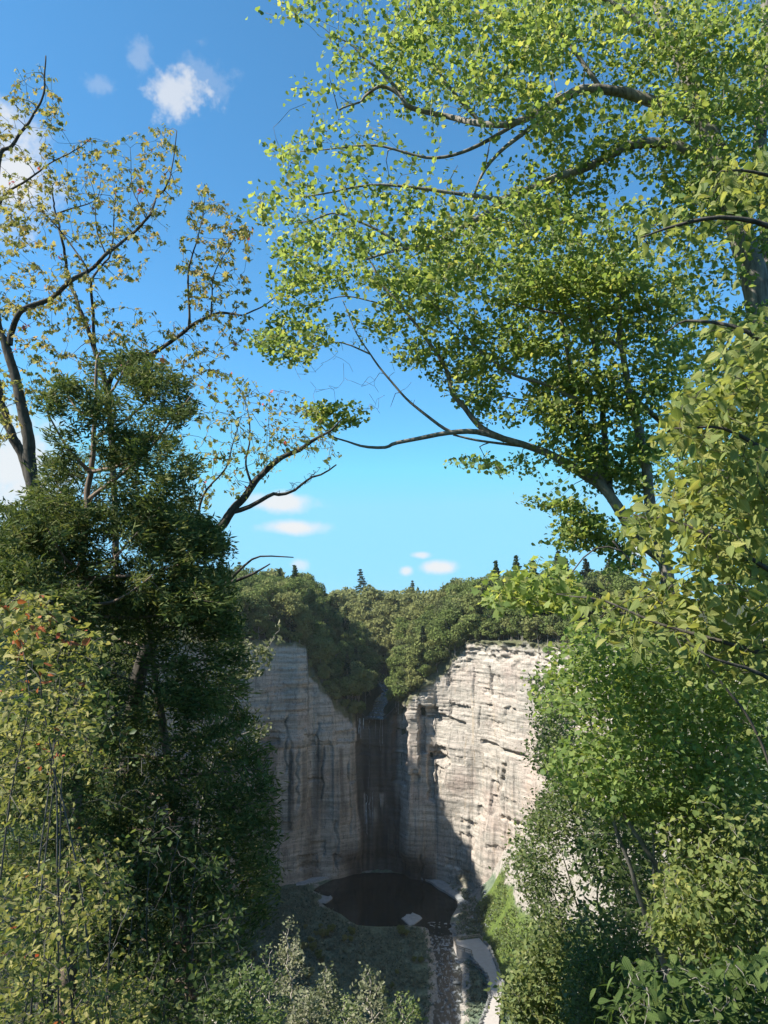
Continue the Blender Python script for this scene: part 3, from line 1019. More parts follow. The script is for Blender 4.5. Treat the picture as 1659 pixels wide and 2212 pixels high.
def stone_row(pts, label, s0, s1, inward):
    root = thing('stone_edging', pts[0], label, 'stone wall')
    b0 = Vector(pts[0])
    for a, b in zip(pts, pts[1:]):
        d = b - a
        t = 0.0
        while t < d.length:
            s = rs.uniform(s0, s1)
            c = a + d.normalized() * (t + s / 2)
            for tier in range(2):
                o = link('stone', ROCKS[rs.randrange(7)], None, root)
                o.location = c - b0 + Vector((inward + rs.gauss(0, .08), 0, -0.1 + 0.42 * tier))
                o.scale = (s * 1.15, s * .95, s * 1.1)
                o.rotation_euler = (0, 0, rs.uniform(0, 6.3))
            t += s * .92


stone_row(PR[2:8], 'dry stone edging on the scree side of the footpath', .8, 1.3, 0.4)
stone_row(PL[2:10], 'dry stone edging on the creek side of the footpath', .8, 1.3, -0.4)

# ------------------------------------------------------------------ low growth on the gorge floor (uncountable)
def scatter_blades(name, pts, size, mat, lab, per=4):
    P = np.repeat(pts, per, 0)
    n = len(P)
    r = np.random.default_rng(3)
    P = P + r.normal(0, 0.35, P.shape) * np.array([1, 1, .3])
    L = size * r.uniform(.5, 1.3, n)
    a = r.uniform(0, 6.28, n)
    up = np.stack([np.cos(a) * .8, np.sin(a) * .8, r.uniform(.3, 1.0, n)], 1)
    up /= np.linalg.norm(up, axis=1)[:, None]
    sd = np.stack([-np.sin(a), np.cos(a), 0 * a], 1)
    V = np.empty((n, 4, 3))
    V[:, 0] = P
    V[:, 1] = P + up * L[:, None] * .5 + sd * L[:, None] * .3
    V[:, 2] = P + up * L[:, None]
    V[:, 3] = P + up * L[:, None] * .5 - sd * L[:, None] * .3
    t = np.repeat(np.clip(r.normal(.45, .22, n), 0, 1), 4)
    link(name, mesh_arrays(name, V.reshape(-1, 3), np.arange(4 * n).reshape(-1, 4), t), mat, kind='stuff', label=lab)


def floor_pts(n, xr, yr, test, seed):
    r = np.random.default_rng(seed)
    X = r.uniform(*xr, n)
    Y = r.uniform(*yr, n)
    Z = height(X, Y)
    k = test(X, Y, Z)
    return np.stack([X, Y, Z], 1)[k]


cxf = lambda Y: np.interp(Y, [150, 200, 215, 230, 245, 258, 270], [6, 14, 17, 19, 20, 19.5, 19])
path_poly = np.array([(p.x, p.y) for p in ring])
pts = floor_pts(17000, (-62, 34), (165, 312), lambda X, Y, Z: (poly_sdf(X, Y, POOL) > 2.0) & (np.abs(X - cxf(Y)) > 5.2) & (poly_sdf(X, Y, path_poly) > 1.0) & (poly_sdf(X, Y, RIM) < -7) & (vnoise(X * .3, Y * .3) > -.55), 5)
scatter_blades('undergrowth', pts, 1.0, M['undergrowth'], 'dim green undergrowth carpeting the gorge floor')
pts = floor_pts(14000, (24, 70), (205, 285), lambda X, Y, Z: (X > talus_foot(Y) + .5) & (Z < -84) & (poly_sdf(X, Y, path_poly) > 1.2) & (poly_sdf(X, Y, RIM) < -6) & (vnoise(X * .13, Y * .13) > -.3), 6)
scatter_blades('grass', pts, 0.85, M['bush_leaf'], 'bright grass on the bank beside the footpath')


def crown_broad(seed, H=15.0, R=4.4, clumps=17, per=230, q=0.62):
    r = np.random.default_rng(seed)
    c, rad = [], []
    for i in range(clumps):
        u = r.normal(size=3)
        u /= np.linalg.norm(u)
        f = r.uniform(.45, .95)
        c.append([u[0] * R * .78 * f, u[1] * R * .78 * f, H * .62 + u[2] * H * .3 * f])
        rad.append(R * r.uniform(.3, .5))
    c, rad = np.array(c), np.array(rad)
    n = clumps * per
    idx = np.repeat(np.arange(clumps), per)
    u = r.normal(size=(n, 3))
    u /= np.linalg.norm(u, axis=1)[:, None]
    P = c[idx] + u * (rad[idx] * r.uniform(.55, 1.05, n))[:, None] * np.array([1, 1, .75])
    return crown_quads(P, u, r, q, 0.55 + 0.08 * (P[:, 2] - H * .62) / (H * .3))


def crown_quads(P, u, r, q, tint0):
    n = len(P)
    nn = u * .8 + r.normal(size=(n, 3)) * .7 + np.array([0, 0, .25])
    nn /= np.linalg.norm(nn, axis=1)[:, None]
    t = np.cross(nn, r.normal(size=(n, 3)))
    t /= np.linalg.norm(t, axis=1)[:, None] + 1e-9
    b = np.cross(nn, t)
    s = (q * r.uniform(.5, 1.2, n))[:, None]
    V = np.stack([P - t * s * .5, P - b * s * .32, P + t * s * .55, P + b * s * .36], 1).reshape(-1, 3)
    tint = np.repeat(np.clip(tint0 + r.normal(0, .2, n), 0, 1), 4)
    return mesh_arrays('crown', V, np.arange(4 * n).reshape(-1, 4), tint)


def crown_conifer(seed, H=18.0, R=3.2, whorls=22, q=0.6, z0=.16):
    r = np.random.default_rng(seed)
    P, U = [], []
    for w in range(whorls):
        f = w / (whorls - 1)
        z = H * (z0 + (1 - z0) * f)
        rad = R * (1 - f) ** .8 * r.uniform(.75, 1.15) + .25
        nb_ = r.integers(5, 8)
        for k in range(nb_):
            a = r.uniform(0, 6.28)
            L = rad * r.uniform(.6, 1.15)
            m = int(12 + 34 * L / R)
            t = r.uniform(.15, 1, m) ** .7
            P.append(np.stack([np.cos(a) * L * t + r.normal(0, .18, m), np.sin(a) * L * t + r.normal(0, .18, m), z - .22 * L * t ** 1.5 + r.normal(0, .16, m)], 1))
            U.append(np.stack([np.cos(a) * .3 + 0 * t, np.sin(a) * .3 + 0 * t, .7 + 0 * t], 1))
    P, U = np.vstack(P), np.vstack(U)
    return crown_quads(P, U, r, q, .4 + 0 * P[:, 0])


def trunk_far(seed, H, r0):
    r = np.random.default_rng(seed)
    b = Buf()
    n = 7
    P = np.stack([r.normal(0, .12, n).cumsum(), r.normal(0, .12, n).cumsum(), np.linspace(-1, H * .85, n)], 1)
    b.add(*tube(P, np.linspace(r0, r0 * .25, n), 6))
    for k in range(5):
        i = r.integers(2, n - 1)
        a = r.uniform(0, 6.28)
        L = r.uniform(1.5, 3)
        b.add(*tube(np.stack([P[i], P[i] + [math.cos(a) * L * .5, math.sin(a) * L * .5, L * .45], P[i] + [math.cos(a) * L, math.sin(a) * L, L * .8]]), [r0 * .4, r0 * .25, r0 * .1], 4))
    return b.mesh('trunk')


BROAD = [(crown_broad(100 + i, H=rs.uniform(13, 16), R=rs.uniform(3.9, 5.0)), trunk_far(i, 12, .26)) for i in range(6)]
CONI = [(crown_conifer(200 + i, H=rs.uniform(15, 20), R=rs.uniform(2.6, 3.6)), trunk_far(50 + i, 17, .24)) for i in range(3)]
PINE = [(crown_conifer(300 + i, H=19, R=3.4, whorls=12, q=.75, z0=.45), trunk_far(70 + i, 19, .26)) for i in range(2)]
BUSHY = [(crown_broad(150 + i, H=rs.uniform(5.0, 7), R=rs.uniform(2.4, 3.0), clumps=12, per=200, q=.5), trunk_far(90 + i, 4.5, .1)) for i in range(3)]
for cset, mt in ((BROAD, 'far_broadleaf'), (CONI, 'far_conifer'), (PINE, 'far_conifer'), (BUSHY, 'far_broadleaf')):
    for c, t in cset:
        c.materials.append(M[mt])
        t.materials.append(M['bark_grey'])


def crown_np(seed):
    me = crown_broad(seed, H=14.5, R=4.6, clumps=12, per=42, q=1.3)
    V = np.empty(len(me.vertices) * 3)
    me.vertices.foreach_get('co', V)
    T = np.empty(len(me.vertices))
    me.attributes['tint'].data.foreach_get('value', T)
    bpy.data.meshes.remove(me)
    return V.reshape(-1, 3), T


def far_tree(kind, x, y, z, s, label, group):
    sets = {'broadleaf_tree': BROAD, 'conifer_tree': CONI, 'pine_tree': PINE, 'bush': BUSHY}[kind]
    c, t = sets[rs.randrange(len(sets))]
    o = thing(kind, (x, y, z), label, 'bush' if kind == 'bush' else 'tree', group)
    o.rotation_euler = (rs.gauss(0, .04), rs.gauss(0, .04), rs.uniform(0, 6.3))
    o.scale = (s * rs.uniform(.9, 1.15), s * rs.uniform(.9, 1.15), s)
    link('trunk', t, None, o)
    link('crown', c, None, o)
    return o


def forest():
    cand = []
    y = 262.0
    while y < 800:
        step = 7.0 if y < 370 else 6.6 if y < 480 else 8.6 + (y - 480) * .016
        x = -0.34 * y
        while x < 0.34 * y:
            cand.append((x + rs.uniform(-.45, .45) * step, y + rs.uniform(-.45, .45) * step))
            x += step
        y += step
    zov = [None] * len(cand)
    for i in range(0, len(svals), 7):                      # growth hanging along the cliff edge
        if CY[i] > 255 and not 780 < SPX[i] < 842:
            for rep in range(2 if 560 < SPX[i] < 1010 else (3 if SPX[i] > 1010 else 1)):
                b_ = rs.uniform(0.7, 3.0) if rep == 0 else rs.uniform(3.0, 9.0) if rep == 1 else rs.uniform(8, 26)
                x, y = CX[i] - NX[i] * b_ + rs.uniform(-.8, .8), CY[i] - NY[i] * b_ + rs.uniform(-.8, .8)
                hz = float(height_out(np.array([x]), np.array([y]), np.array([b_ + 1]))[0])
                cand.append((x, y))
                zov.append(TOP[i] + (hz - TOP[i]) * min(1, b_ / 4.0) + .2)
    C = np.array(cand)
    D_ = poly_sdf(C[:, 0], C[:, 1], RIM)
    keep = D_ > 0.4
    zov = [z for z, k_ in zip(zov, keep) if k_]
    C, D_ = C[keep], D_[keep]
    Z = height_out(C[:, 0], C[:, 1], np.maximum(D_, 3.0))
    Z = np.array([h if z is None else z for h, z in zip(Z, zov)])
    ax = np.interp(C[:, 1], [325, 360, 400, 450, 520, 620], [-4, -2, 2, -3, -25, -80])
    lat = C[:, 0] - ax
    hor = np.full(300, 1e9)                                # nearest-first horizon: keep the trees that rise above what stands before them
    order = np.argsort(C[:, 1])
    cnt, rest = {}, []
    for i in order:
        x, yy, z = C[i, 0], C[i, 1], Z[i]
        if abs(lat[i]) < 5.5 and yy > 300:
            continue
        slope = abs(lat[i]) < 40 and yy > 312
        shaded = lat[i] < 0
        rim = D_[i] < 6 or zov[i] is not None
        nz_ = float(vnoise(np.array([x * .03]), np.array([yy * .03]))[0])
        pcon = (0.1 if shaded else 0.06) + .15 * nz_
        if yy < 335 and not shaded and D_[i] < 34:
            pcon += .22
        kind = 'conifer_tree' if rs.random() < pcon else 'broadleaf_tree'
        if yy > 400:
            pcon *= .3
            kind = 'conifer_tree' if rs.random() < pcon else 'broadleaf_tree'
        if yy > 430:
            kind = 'broadleaf_tree'
        if rs.random() < .012 and yy > 400:
            kind = 'pine_tree'
        if rim and rs.random() < (.9 if D_[i] < 4 else .5 if D_[i] < 9 else .3):
            kind = 'bush'
        s = rs.uniform(.7, 1.55) * (1.12 if not slope else 1.05) * (1.2 if yy > 430 else 1.0) * (1.25 if kind == 'bush' and not shaded else 1.0)
        hh = {'broadleaf_tree': 14.5, 'conifer_tree': 17, 'pine_tree': 19, 'bush': 6}[kind] * s
        rad = {'broadleaf_tree': 4, 'conifer_tree': 2.6, 'pine_tree': 3, 'bush': 2.6}[kind] * s
        px, py, dp = project([(x - rad, yy, z + hh * .78), (x + rad, yy, z + hh * .78), (x, yy, z + hh * .97)])
        if px[1] < 440 or px[0] > 1400:
            continue
        c0, c1 = int(np.clip(px[0] / 6, 0, 299)), int(np.clip(px[1] / 6, 0, 299))
        gain = (hor[c0:c1 + 1] - py[2]).max()
        if gain < 3.0 and zov[i] is None:
            continue
        if px[1] < 480 and rs.random() < .5 or px[0] > 1340 and rs.random() < .4:
            continue
        hor[c0:c1 + 1] = np.minimum(hor[c0:c1 + 1], py[0])
        if cnt.get(kind, 0) >= (272 if kind == 'broadleaf_tree' else 298):
            rest.append((x, yy, z, s))
            continue
        cnt[kind] = cnt.get(kind, 0) + 1
        zone = ('ridge' if yy > 430 else ('slope' if slope else 'rim'), shaded)
        where = {('ridge', True): 'on the distant ridge behind the shaded cliff', ('ridge', False): 'on the distant ridge behind the sunlit cliff',
                 ('slope', True): 'on the dim ravine slope by the falls', ('slope', False): 'on the sunlit ravine slope by the falls',
                 ('rim', True): 'on top of the shaded cliff', ('rim', False): 'on top of the sunlit pink cliff'}[zone]
        if zone[0] != 'ridge':
            where += ', at the edge' if D_[i] < 6 else (', behind the edge' if D_[i] < 20 else ', set far back')
        else:
            where += ', front ranks' if yy < 520 else ', topmost rank'
        size = 'tall ' if s > 1.1 else 'short '
        what = size + {'broadleaf_tree': 'olive green leafy tree', 'conifer_tree': 'narrow dark conifer', 'pine_tree': 'open-crowned pine', 'bush': 'rounded leafy bush'}[kind]
        far_tree(kind, x, yy, z - .3 - (.8 if D_[i] < 2.5 else 0), s, what + ' ' + where, size + {'broadleaf_tree': 'leafy trees ', 'conifer_tree': 'conifers ', 'pine_tree': 'pines ', 'bush': 'bushes '}[kind] + where)
    if rest:                                                # past three hundred: the farthest ranks as one mass
        b = Buf()
        base = [crown_np(400 + i) for i in range(4)]
        for (x, yy, z, s) in rest:
            V, T = base[rs.randrange(4)]
            a = rs.uniform(0, 6.28)
            ca, sa = math.cos(a), math.sin(a)
            W = np.stack([V[:, 0] * ca - V[:, 1] * sa, V[:, 0] * sa + V[:, 1] * ca, V[:, 2]], 1) * s + np.array([x, yy, z - (6 if yy > 600 else 1.5)])
            b.add(W, np.arange(len(W)).reshape(-1, 4), tint=np.clip(T + rs.choice([-.42, -.2, 0, .2, .4]), 0, 1))
        link('woodland', b.mesh('woodland'), M['far_broadleaf'], kind='stuff', label='far mass of olive treetops closing the skyline above the falls')
    for i in range(26):                                     # the wood goes on along the shaded rim, where it shades the gorge
        yy = 203 + i * 4.1 + rs.uniform(-1, 1)
        x = float(np.interp(yy, RIM[4:10, 1], RIM[4:10, 0])) - rs.uniform(3, 12)
        dd = np.array([abs(poly_sdf(np.array([x]), np.array([yy]), RIM)[0])])
        far_tree('broadleaf_tree', x, yy, float(height_out(np.array([x]), np.array([yy]), dd)[0]) - .3, rs.uniform(1.1, 1.5), 'leafy tree along the shaded rim, mostly hidden behind the cedars', 'leafy trees hidden along the shaded rim')
    print('FOREST', cnt)


forest()
nb = 0
for i in range(400):                                       # single bushes standing on the gorge floor
    if nb >= 60:
        break
    X, Y = rs.uniform(-48, 30), rs.uniform(182, 285)
    if poly_sdf(np.array([X]), np.array([Y]), POOL)[0] < 5 or abs(X - float(cxf(Y))) < 8 or poly_sdf(np.array([X]), np.array([Y]), path_poly)[0] < 2.5:
        continue
    far_tree('bush', X, Y, float(height(X, Y)) - .2, rs.uniform(.3, .75), 'small dim bush on the gorge floor between pool and cedars' if X < float(cxf(Y)) else 'small dim bush between the creek and the footpath', 'bushes on the gorge floor' if X < float(cxf(Y)) else 'bushes between creek and footpath')
    nb += 1

# ------------------------------------------------------------------ foreground trees and shrubs
def fan(outline, fold=0.0, cup=0.0, centre=(0, .35)):
    """flat leaf from an outline (tip along +Y), fanned from a centre point, slightly cupped"""
    o = np.array(outline, float)
    V = np.vstack([[centre], o])
    z = cup * (np.abs(V[:, 0]) ** 1.5) - fold * (V[:, 1] - .2) ** 2
    V = np.column_stack([V, z])
    n = len(o)
    i = np.arange(n)
    F = np.stack([np.zeros(n, int), i + 1, (i + 1) % n + 1], 1)
    return V, F


MAPLE = fan([(0, 0), (.2, .02), (.5, .1), (.34, .3), (.56, .58), (.24, .6), (0, 1.02), (-.24, .6), (-.56, .58), (-.34, .3), (-.5, .1), (-.2, .02)], .12, -.16)
MAPLE_C = fan([(0, 0), (.46, .14), (.5, .6), (.17, .6), (0, 1.0), (-.19, .58), (-.5, .56), (-.44, .12)], .25, -.2)
MAPLE_D = fan([(0, 0), (.44, .1), (.48, .62), (0, 1.0), (-.5, .58), (-.42, .12)], .3, .22)
MAPLE_B = fan([(0, 0), (.46, .12), (.28, .34), (.5, .62), (.2, .62), (0, 1.0), (-.22, .6), (-.52, .55), (-.28, .34), (-.46, .1)], .2, .14)


def ovate(w=.3, n=5, droop=.25, fold=.12):
    t = np.linspace(0, 1, n)
    wid = w * np.sin(np.pi * t ** .72) * (1.08 - .3 * t)
    wid[0] = 0.02
    V = []
    for k in range(n):
        y, z = t[k], -droop * t[k] ** 2
        V += [(-wid[k], y, z + fold * wid[k] / w * .5), (0, y, z), (wid[k], y, z + fold * wid[k] / w * .5)]
    V = np.array(V)
    F = []
    for k in range(n - 1):
        a = 3 * k
        F += [(a, a + 1, a + 4, a + 3), (a + 1, a + 2, a + 5, a + 4)]
    return V, np.array(F)


ELM = ovate(.29, 7, .3, .14)
ELM_B = ovate(.32, 7, .14, .22)
LANCE = ovate(.17, 6, .35, .06)
SIMPLE = (np.array([(0, 0, 0), (.27, .45, .05), (0, 1, -.12), (-.27, .45, .05)]), np.array([(0, 1, 2, 3)]))
SIMPLE_B = (np.array([(0, 0, 0), (.33, .4, .0), (.14, .85, -.1), (0, 1, -.15), (-.14, .85, -.1), (-.33, .4, .0)]), np.array([(0, 1, 2, 3), (0, 3, 4, 5)]))
SPRAY = (np.array([(0, 0, 0), (.1, .3, .03), (.05, 1, 0), (-.05, .95, .02), (-.1, .35, -.03)]), np.array([(0, 1, 2, 3), (0, 0, 3, 4)]))
SPRAY = (np.array([(0, 0, 0), (.11, .35, .04), (0, 1, 0), (-.11, .4, -.04)]), np.array([(0, 1, 2, 3)]))


def orient(T, Nn):
    """tip directions, rough normals -> rotation matrices (N,3,3) with columns x, tip, normal"""
    T = T / (np.linalg.norm(T, axis=1)[:, None] + 1e-9)
    Nn = Nn - (Nn * T).sum(1)[:, None] * T
    Nn /= np.linalg.norm(Nn, axis=1)[:, None] + 1e-9
    X = np.cross(T, Nn)
    return np.stack([X, T, Nn], 2)


def stamp(shape, R, P, S, tint, name):
    V0, F0 = shape
    n = len(P)
    V = np.einsum('nij,vj->nvi', R * S[:, None, None], V0) + P[:, None, :]
    F = (F0[None] + (np.arange(n) * len(V0))[:, None, None]).reshape(-1, F0.shape[1])
    return V.reshape(-1, 3), F, np.repeat(tint, len(V0))


LEAF_CACHE = {}


def leaf_mesh(kind, shape, tb, mat):
    key = (kind, tb, mat)
    if key not in LEAF_CACHE:
        me = mesh_arrays('leaf', shape[0], shape[1], {'tint': np.full(len(shape[0]), (tb + .5) / 12), 'leaf_x': shape[0][:, 0], 'leaf_y': shape[0][:, 1]})
        me.materials.append(M[mat])
        LEAF_CACHE[key] = me
    return LEAF_CACHE[key]


def poly_sample(poly, n, rng):
    P = np.array(poly, float)
    lo, hi = P.min(0), P.max(0)
    out = np.zeros((0, 2))
    while len(out) < n:
        q = rng.uniform(lo, hi, (n * 2, 2))
        out = np.vstack([out, q[poly_sdf(q[:, 0], q[:, 1], P) < 0]])
    return out[:n]


class Plant:
    def __init__(self, name, label, cat, seed, bark, group=None):
        self.name, self.rng = name, np.random.default_rng(seed)
        self.label, self.cat, self.group, self.bark = label, cat, group, bark
        self.root = None
        self.cap = 60000
        self.P = np.zeros((self.cap, 3))
        self.Rr = np.zeros(self.cap)
        self.D = np.zeros((self.cap, 3))
        self.n = 0
        self.tw = Buf()
        self.lv = []
        self.tk = 1.0

    def _nodes(self, pts, rad):
        T = np.gradient(pts, axis=0)
        T /= np.linalg.norm(T, axis=1)[:, None] + 1e-9
        k = len(pts)
        if self.n + k > self.cap:
            return
        self.P[self.n:self.n + k], self.Rr[self.n:self.n + k], self.D[self.n:self.n + k] = pts, rad, T
        self.n += k

    def limb(self, part, pts, r0, r1, base=False, sides=9, twisty=0.02, attach=True, label=None):
        """pts: (px, py, Y) pixel/depth triples or Vectors; base: run the foot down to the ground"""
        W = [np.array(p if isinstance(p, Vector) else at(*p)) for p in pts]
        if base:
            b0 = W[0].copy()
            gz = float(height(b0[0], b0[1]))
            if gz < b0[2] - .3:
                W.insert(0, np.array([b0[0] + (b0[0] - W[1][0]) * .3, b0[1] + .05, (gz + b0[2]) / 2]))
                W.insert(0, np.array([b0[0] + (b0[0] - W[1][0]) * .3, b0[1] + .1, gz - .3]))
        W = np.array(W)
        if self.root is None:
            self.root = thing(self.name, tuple(W[0]), self.label, self.cat, self.group)
            self.o = W[0].copy()
        L = np.linalg.norm(np.diff(W, axis=0), axis=1).sum()
        n = int(max(6, L / (.12 if r0 < .12 else .18)))
        C = catmull(W, n)
        C += twisty * np.stack([vnoise(np.arange(n) * .33 + self.n, np.full(n, k * 7.7)) for k in range(3)], 1) * np.linspace(.2, 1, n)[:, None]
        t = np.linspace(0, 1, n)
        rad = r0 + (r1 - r0) * t ** .8
        if base:
            rad = rad * (1 + .5 * np.exp(-t * 14))
        V, q, tr = tube(C - self.o, rad, sides, True, .1, self.n % 97)
        b = Buf()
        b.add(V, q, tr)
        ob = link(part, b.mesh(part, True), M[self.bark], self.root)
        if label:
            ob['label'] = label
        if attach:
            self._nodes(C, rad)
        return C

    def fill(self, poly, Y0, Y1, n, thr=-.2, freq=1.1, maxlen=2.2, ybias=None):
        """twig ends spread through a volume; each is joined to the nearest wood already there. Returns ends and directions"""
        r = self.rng
        q = poly_sample(poly, int(n * 3.5), r)
        u = r.uniform(0, 1, len(q))
        if ybias is not None:
            u = u ** ybias
        Y = Y0 + (Y1 - Y0) * u
        W = np.array([at(a, b, c) for (a, b), c in zip(q, Y)])
        k = vnoise(W[:, 0] * freq + 3, W[:, 1] * freq * .7, W[:, 2] * freq * 1.3) + .25 * r.normal(size=len(W)) > thr
        W = W[k][:n]
        base = self.P[:self.n].copy()
        d0 = np.array([np.min(((base - w) ** 2).sum(1)) for w in W])
        order = np.argsort(d0)
        ends, dirs = [], []
        for i in order:
            w = W[i]
            dd = ((self.P[:self.n] - w) ** 2).sum(1) + (self.P[:self.n, 2] > w[2] + .3) * .15
            j = int(dd.argmin())
            a = self.P[j]
            v = w - a
            L = float(np.linalg.norm(v))
            if L < .04:
                continue
            if L > maxlen:
                w = a + v / L * maxlen * r.uniform(.7, 1)
                v = w - a
                L = float(np.linalg.norm(v))
            m = max(3, int(L / .13) + 1)
            t = np.linspace(0, 1, m)[:, None]
            c = a + self.D[j] * L * .4 + r.normal(0, .06 * L, 3)
            pts = a * (1 - t) ** 2 + 2 * c * t * (1 - t) + w * t * t
            pts[1:-1] += r.normal(0, .012, (m - 2, 3)) if m > 2 else 0
            rr0 = min(self.Rr[j] * .75, (.0028 + .0095 * L) * self.tk)
            rad = np.linspace(rr0, .0022 * self.tk, m)
            self.tw.add(*tube(pts - self.o, rad, 3 if rr0 < .007 else 5, False)[:2])
            self._nodes(pts[1:], rad[1:])
            ends.append(w)
            dv = pts[-1] - pts[-2]
            dirs.append(dv / (np.linalg.norm(dv) + 1e-9))
        return np.array(ends), np.array(dirs)

    def leaves(self, ends, dirs, per, spread, size, shapes, mat, tint=(.5, .2), droop=.3, flat=.8, sflat=.6, outw=1.0, tipup=0.0, red=None, sizevar=(.6, 1.2)):
        r = self.rng
        n = len(ends) * per
        E, D = np.repeat(ends, per, 0), np.repeat(dirs, per, 0)
        back = r.uniform(0, 1, n)[:, None]
        P = E - D * back * spread * 1.4 + r.normal(0, spread * .6, (n, 3)) * np.array([1, 1, sflat])
        h = r.normal(size=(n, 3)) * np.array([1, 1, .35])
        T = h + D * outw + np.array([0, 0, -droop + tipup])
        Nn = np.array([0, 0, 1.0]) * flat + r.normal(size=(n, 3)) * (1 - flat) * 1.3 + 0.0
        R = orient(T, Nn)
        S = size * r.uniform(*sizevar, n)
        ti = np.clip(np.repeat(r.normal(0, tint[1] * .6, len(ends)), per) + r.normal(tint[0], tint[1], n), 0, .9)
        if red:
            k = np.repeat(r.random(len(ends)) < red * .6, per) & (r.random(n) < .7) | (r.random(n) < red * .3)
            ti = np.where(k, r.uniform(.955, 1, n), ti)
        sh = r.integers(0, len(shapes), n)
        self.lv.append((P, R, S, ti, sh, shapes, mat))

    def finish(self, big=0, foliage='foliage'):
        tm = self.tw.mesh('twigs')
        holder = self.root
        if tm is not None:
            holder = link('twigs', tm, M[self.bark], self.root, kind='stuff')
        for li, (P, R, S, ti, sh, shapes, mat) in enumerate(self.lv):
            rest = np.ones(len(P), bool)
            if big and li == 0:
                px, py, dp = project(P)
                inf = (px > 4) & (px < PW - 4) & (py > 4) & (py < PH - 4) & (dp > .3)
                sc = np.where(inf, S / np.maximum(dp, .3), 0)
                top = np.argsort(-sc)[:big]
                top = top[sc[top] > 0]
                rest[top] = False
                for i in top:
                    me = leaf_mesh(str(id(shapes[sh[i]])), shapes[sh[i]], int(min(11, ti[i] * 12)), mat)
                    o = link('leaf', me, None, holder)
                    A = Matrix([list(R[i][k] * S[i]) + [P[i][k] - self.o[k]] for k in range(3)] + [[0, 0, 0, 1]])
                    o.matrix_basis = A
            for s_i, shp in enumerate(shapes):
                k = rest & (sh == s_i)
                if not k.any():
                    continue
                V, F, T = stamp(shp, R[k], P[k] - self.o, S[k], ti[k], foliage)
                at_ = {'tint': T}
                if mat in ('elm_leaf', 'corner_leaf', 'shrub_leaf'):
                    at_['leaf_x'], at_['leaf_y'] = np.tile(shp[0][:, 0], int(k.sum())), np.tile(shp[0][:, 1], int(k.sum()))
                link(foliage, mesh_arrays(foliage, V, F, at_), M[mat], self.root, kind='stuff')
        return self.root

def seq(Y, *pts):
    """pixel pairs at one depth, or (px, py, Y) where the depth changes"""
    return [(p[0], p[1], p[2] if len(p) > 2 else Y) for p in pts]


# ---- yellowing maple at the picture's sky-side edge
t = Plant('maple_tree', 'nearly bare yellowing maple rising behind the cedar top', 'tree', 21, 'bark_maple')
t.tk = 1.9
t.limb('trunk', seq(13, (120, 1330), (70, 1045), (62, 960), (50, 890), (36, 830), (22, 775), (8, 735), (-8, 690), (-16, 560), (-12, 430), (0, 332), (24, 315), (66, 260), (94, 200), (98, 120)), .15, .012, True)
t.limb('trunk', seq(13.9, (130, 1330), (60, 1020), (28, 945), (6, 880), (-12, 800), (-40, 650), (-50, 480)), .13, .05, True)
t.limb('branch', seq(13, (20, 745, 13), (26, 715), (47, 671, 12.8), (108, 646), (155, 606, 12.6), (198, 581), (230, 549, 12.4), (274, 516), (317, 473, 12.2), (335, 430), (360, 401, 12), (371, 372), (382, 280)), .062, .008)
t.limb('trunk', seq(14, (250, 1330), (238, 900), (205, 757), (173, 671), (151, 606, 14.3), (133, 516), (119, 455, 14.5), (112, 404)), .085, .012, True)
t.limb('branch', seq(14, (205, 760), (202, 690), (198, 610, 13.5), (222, 572), (240, 545, 13.2), (245, 480), (250, 400, 13)), .035, .008)
t.limb('branch', seq(14.4, (121, 462), (150, 452), (190, 440), (214, 420), (220, 380)), .02, .005)
t.limb('branch', seq(12.6, (190, 586), (180, 566), (130, 498, 12.9), (95, 462), (65, 440, 13.2), (62, 400)), .02, .005)
t.limb('branch', seq(13, (-14, 540), (5, 430), (58, 390, 12.8), (108, 354), (151, 332, 12.5), (195, 302)), .03, .006)
t.limb('branch', seq(13.2, (232, 880, 14), (240, 815), (288, 782), (335, 761), (382, 728), (421, 700, 12.8), (468, 678), (500, 677), (522, 680, 12.4), (562, 665), (600, 640)), .06, .008)
t.limb('branch', seq(12.9, (408, 708), (409, 670), (407, 595), (415, 550), (425, 516, 12.5), (440, 450), (445, 410)), .026, .005)
t.limb('branch', seq(12.6, (455, 684), (458, 640), (460, 600, 12.3), (490, 540), (520, 490)), .016, .005)
t.limb('branch', seq(12.3, (317, 475), (300, 440), (285, 400), (280, 320)), .014, .004)
t.limb('branch', seq(12.5, (230, 552), (210, 500), (205, 430), (190, 370)), .014, .004)
for poly, a, b, n in [([(-20, 250), (40, 140), (100, 105), (118, 180), (145, 262), (110, 330), (200, 300), (200, 420), (100, 520), (-20, 560)], 12, 14, 190),
                      ([(-20, 420), (150, 330), (280, 290), (360, 255), (405, 330), (410, 400), (370, 440), (360, 520), (300, 600), (200, 640), (100, 680), (-20, 700)], 11.6, 14.4, 430),
                      ([(400, 470), (440, 395), (470, 430), (530, 460), (545, 520), (570, 600), (520, 680), (440, 690), (390, 660), (380, 560)], 11.8, 13.4, 220),
                      ([(-20, 640), (200, 640), (420, 700), (560, 680), (500, 760), (420, 850), (300, 800), (150, 820), (-20, 980)], 12, 14.4, 400)]:
    e, d = t.fill(poly, a, b, n, -.45, .9, 1.3)
    t.leaves(e, d, 7, .06, .1, [MAPLE_B, LANCE], 'yellow_leaf', (.45, .24), .9, .2, outw=.5, red=.012, sizevar=(.4, 1.1))
for li in range(1, len(t.lv)):                               # one list so that the largest leaves are picked over the whole crown
    pass
MAPLE_A = t


def merge_leaves(t):
    P, R, S, ti, sh = (np.concatenate([l[k] for l in t.lv]) for k in range(5))
    t.lv = [(P, R, S, ti, sh, t.lv[0][5], t.lv[0][6])]


merge_leaves(t)
t.finish(300)

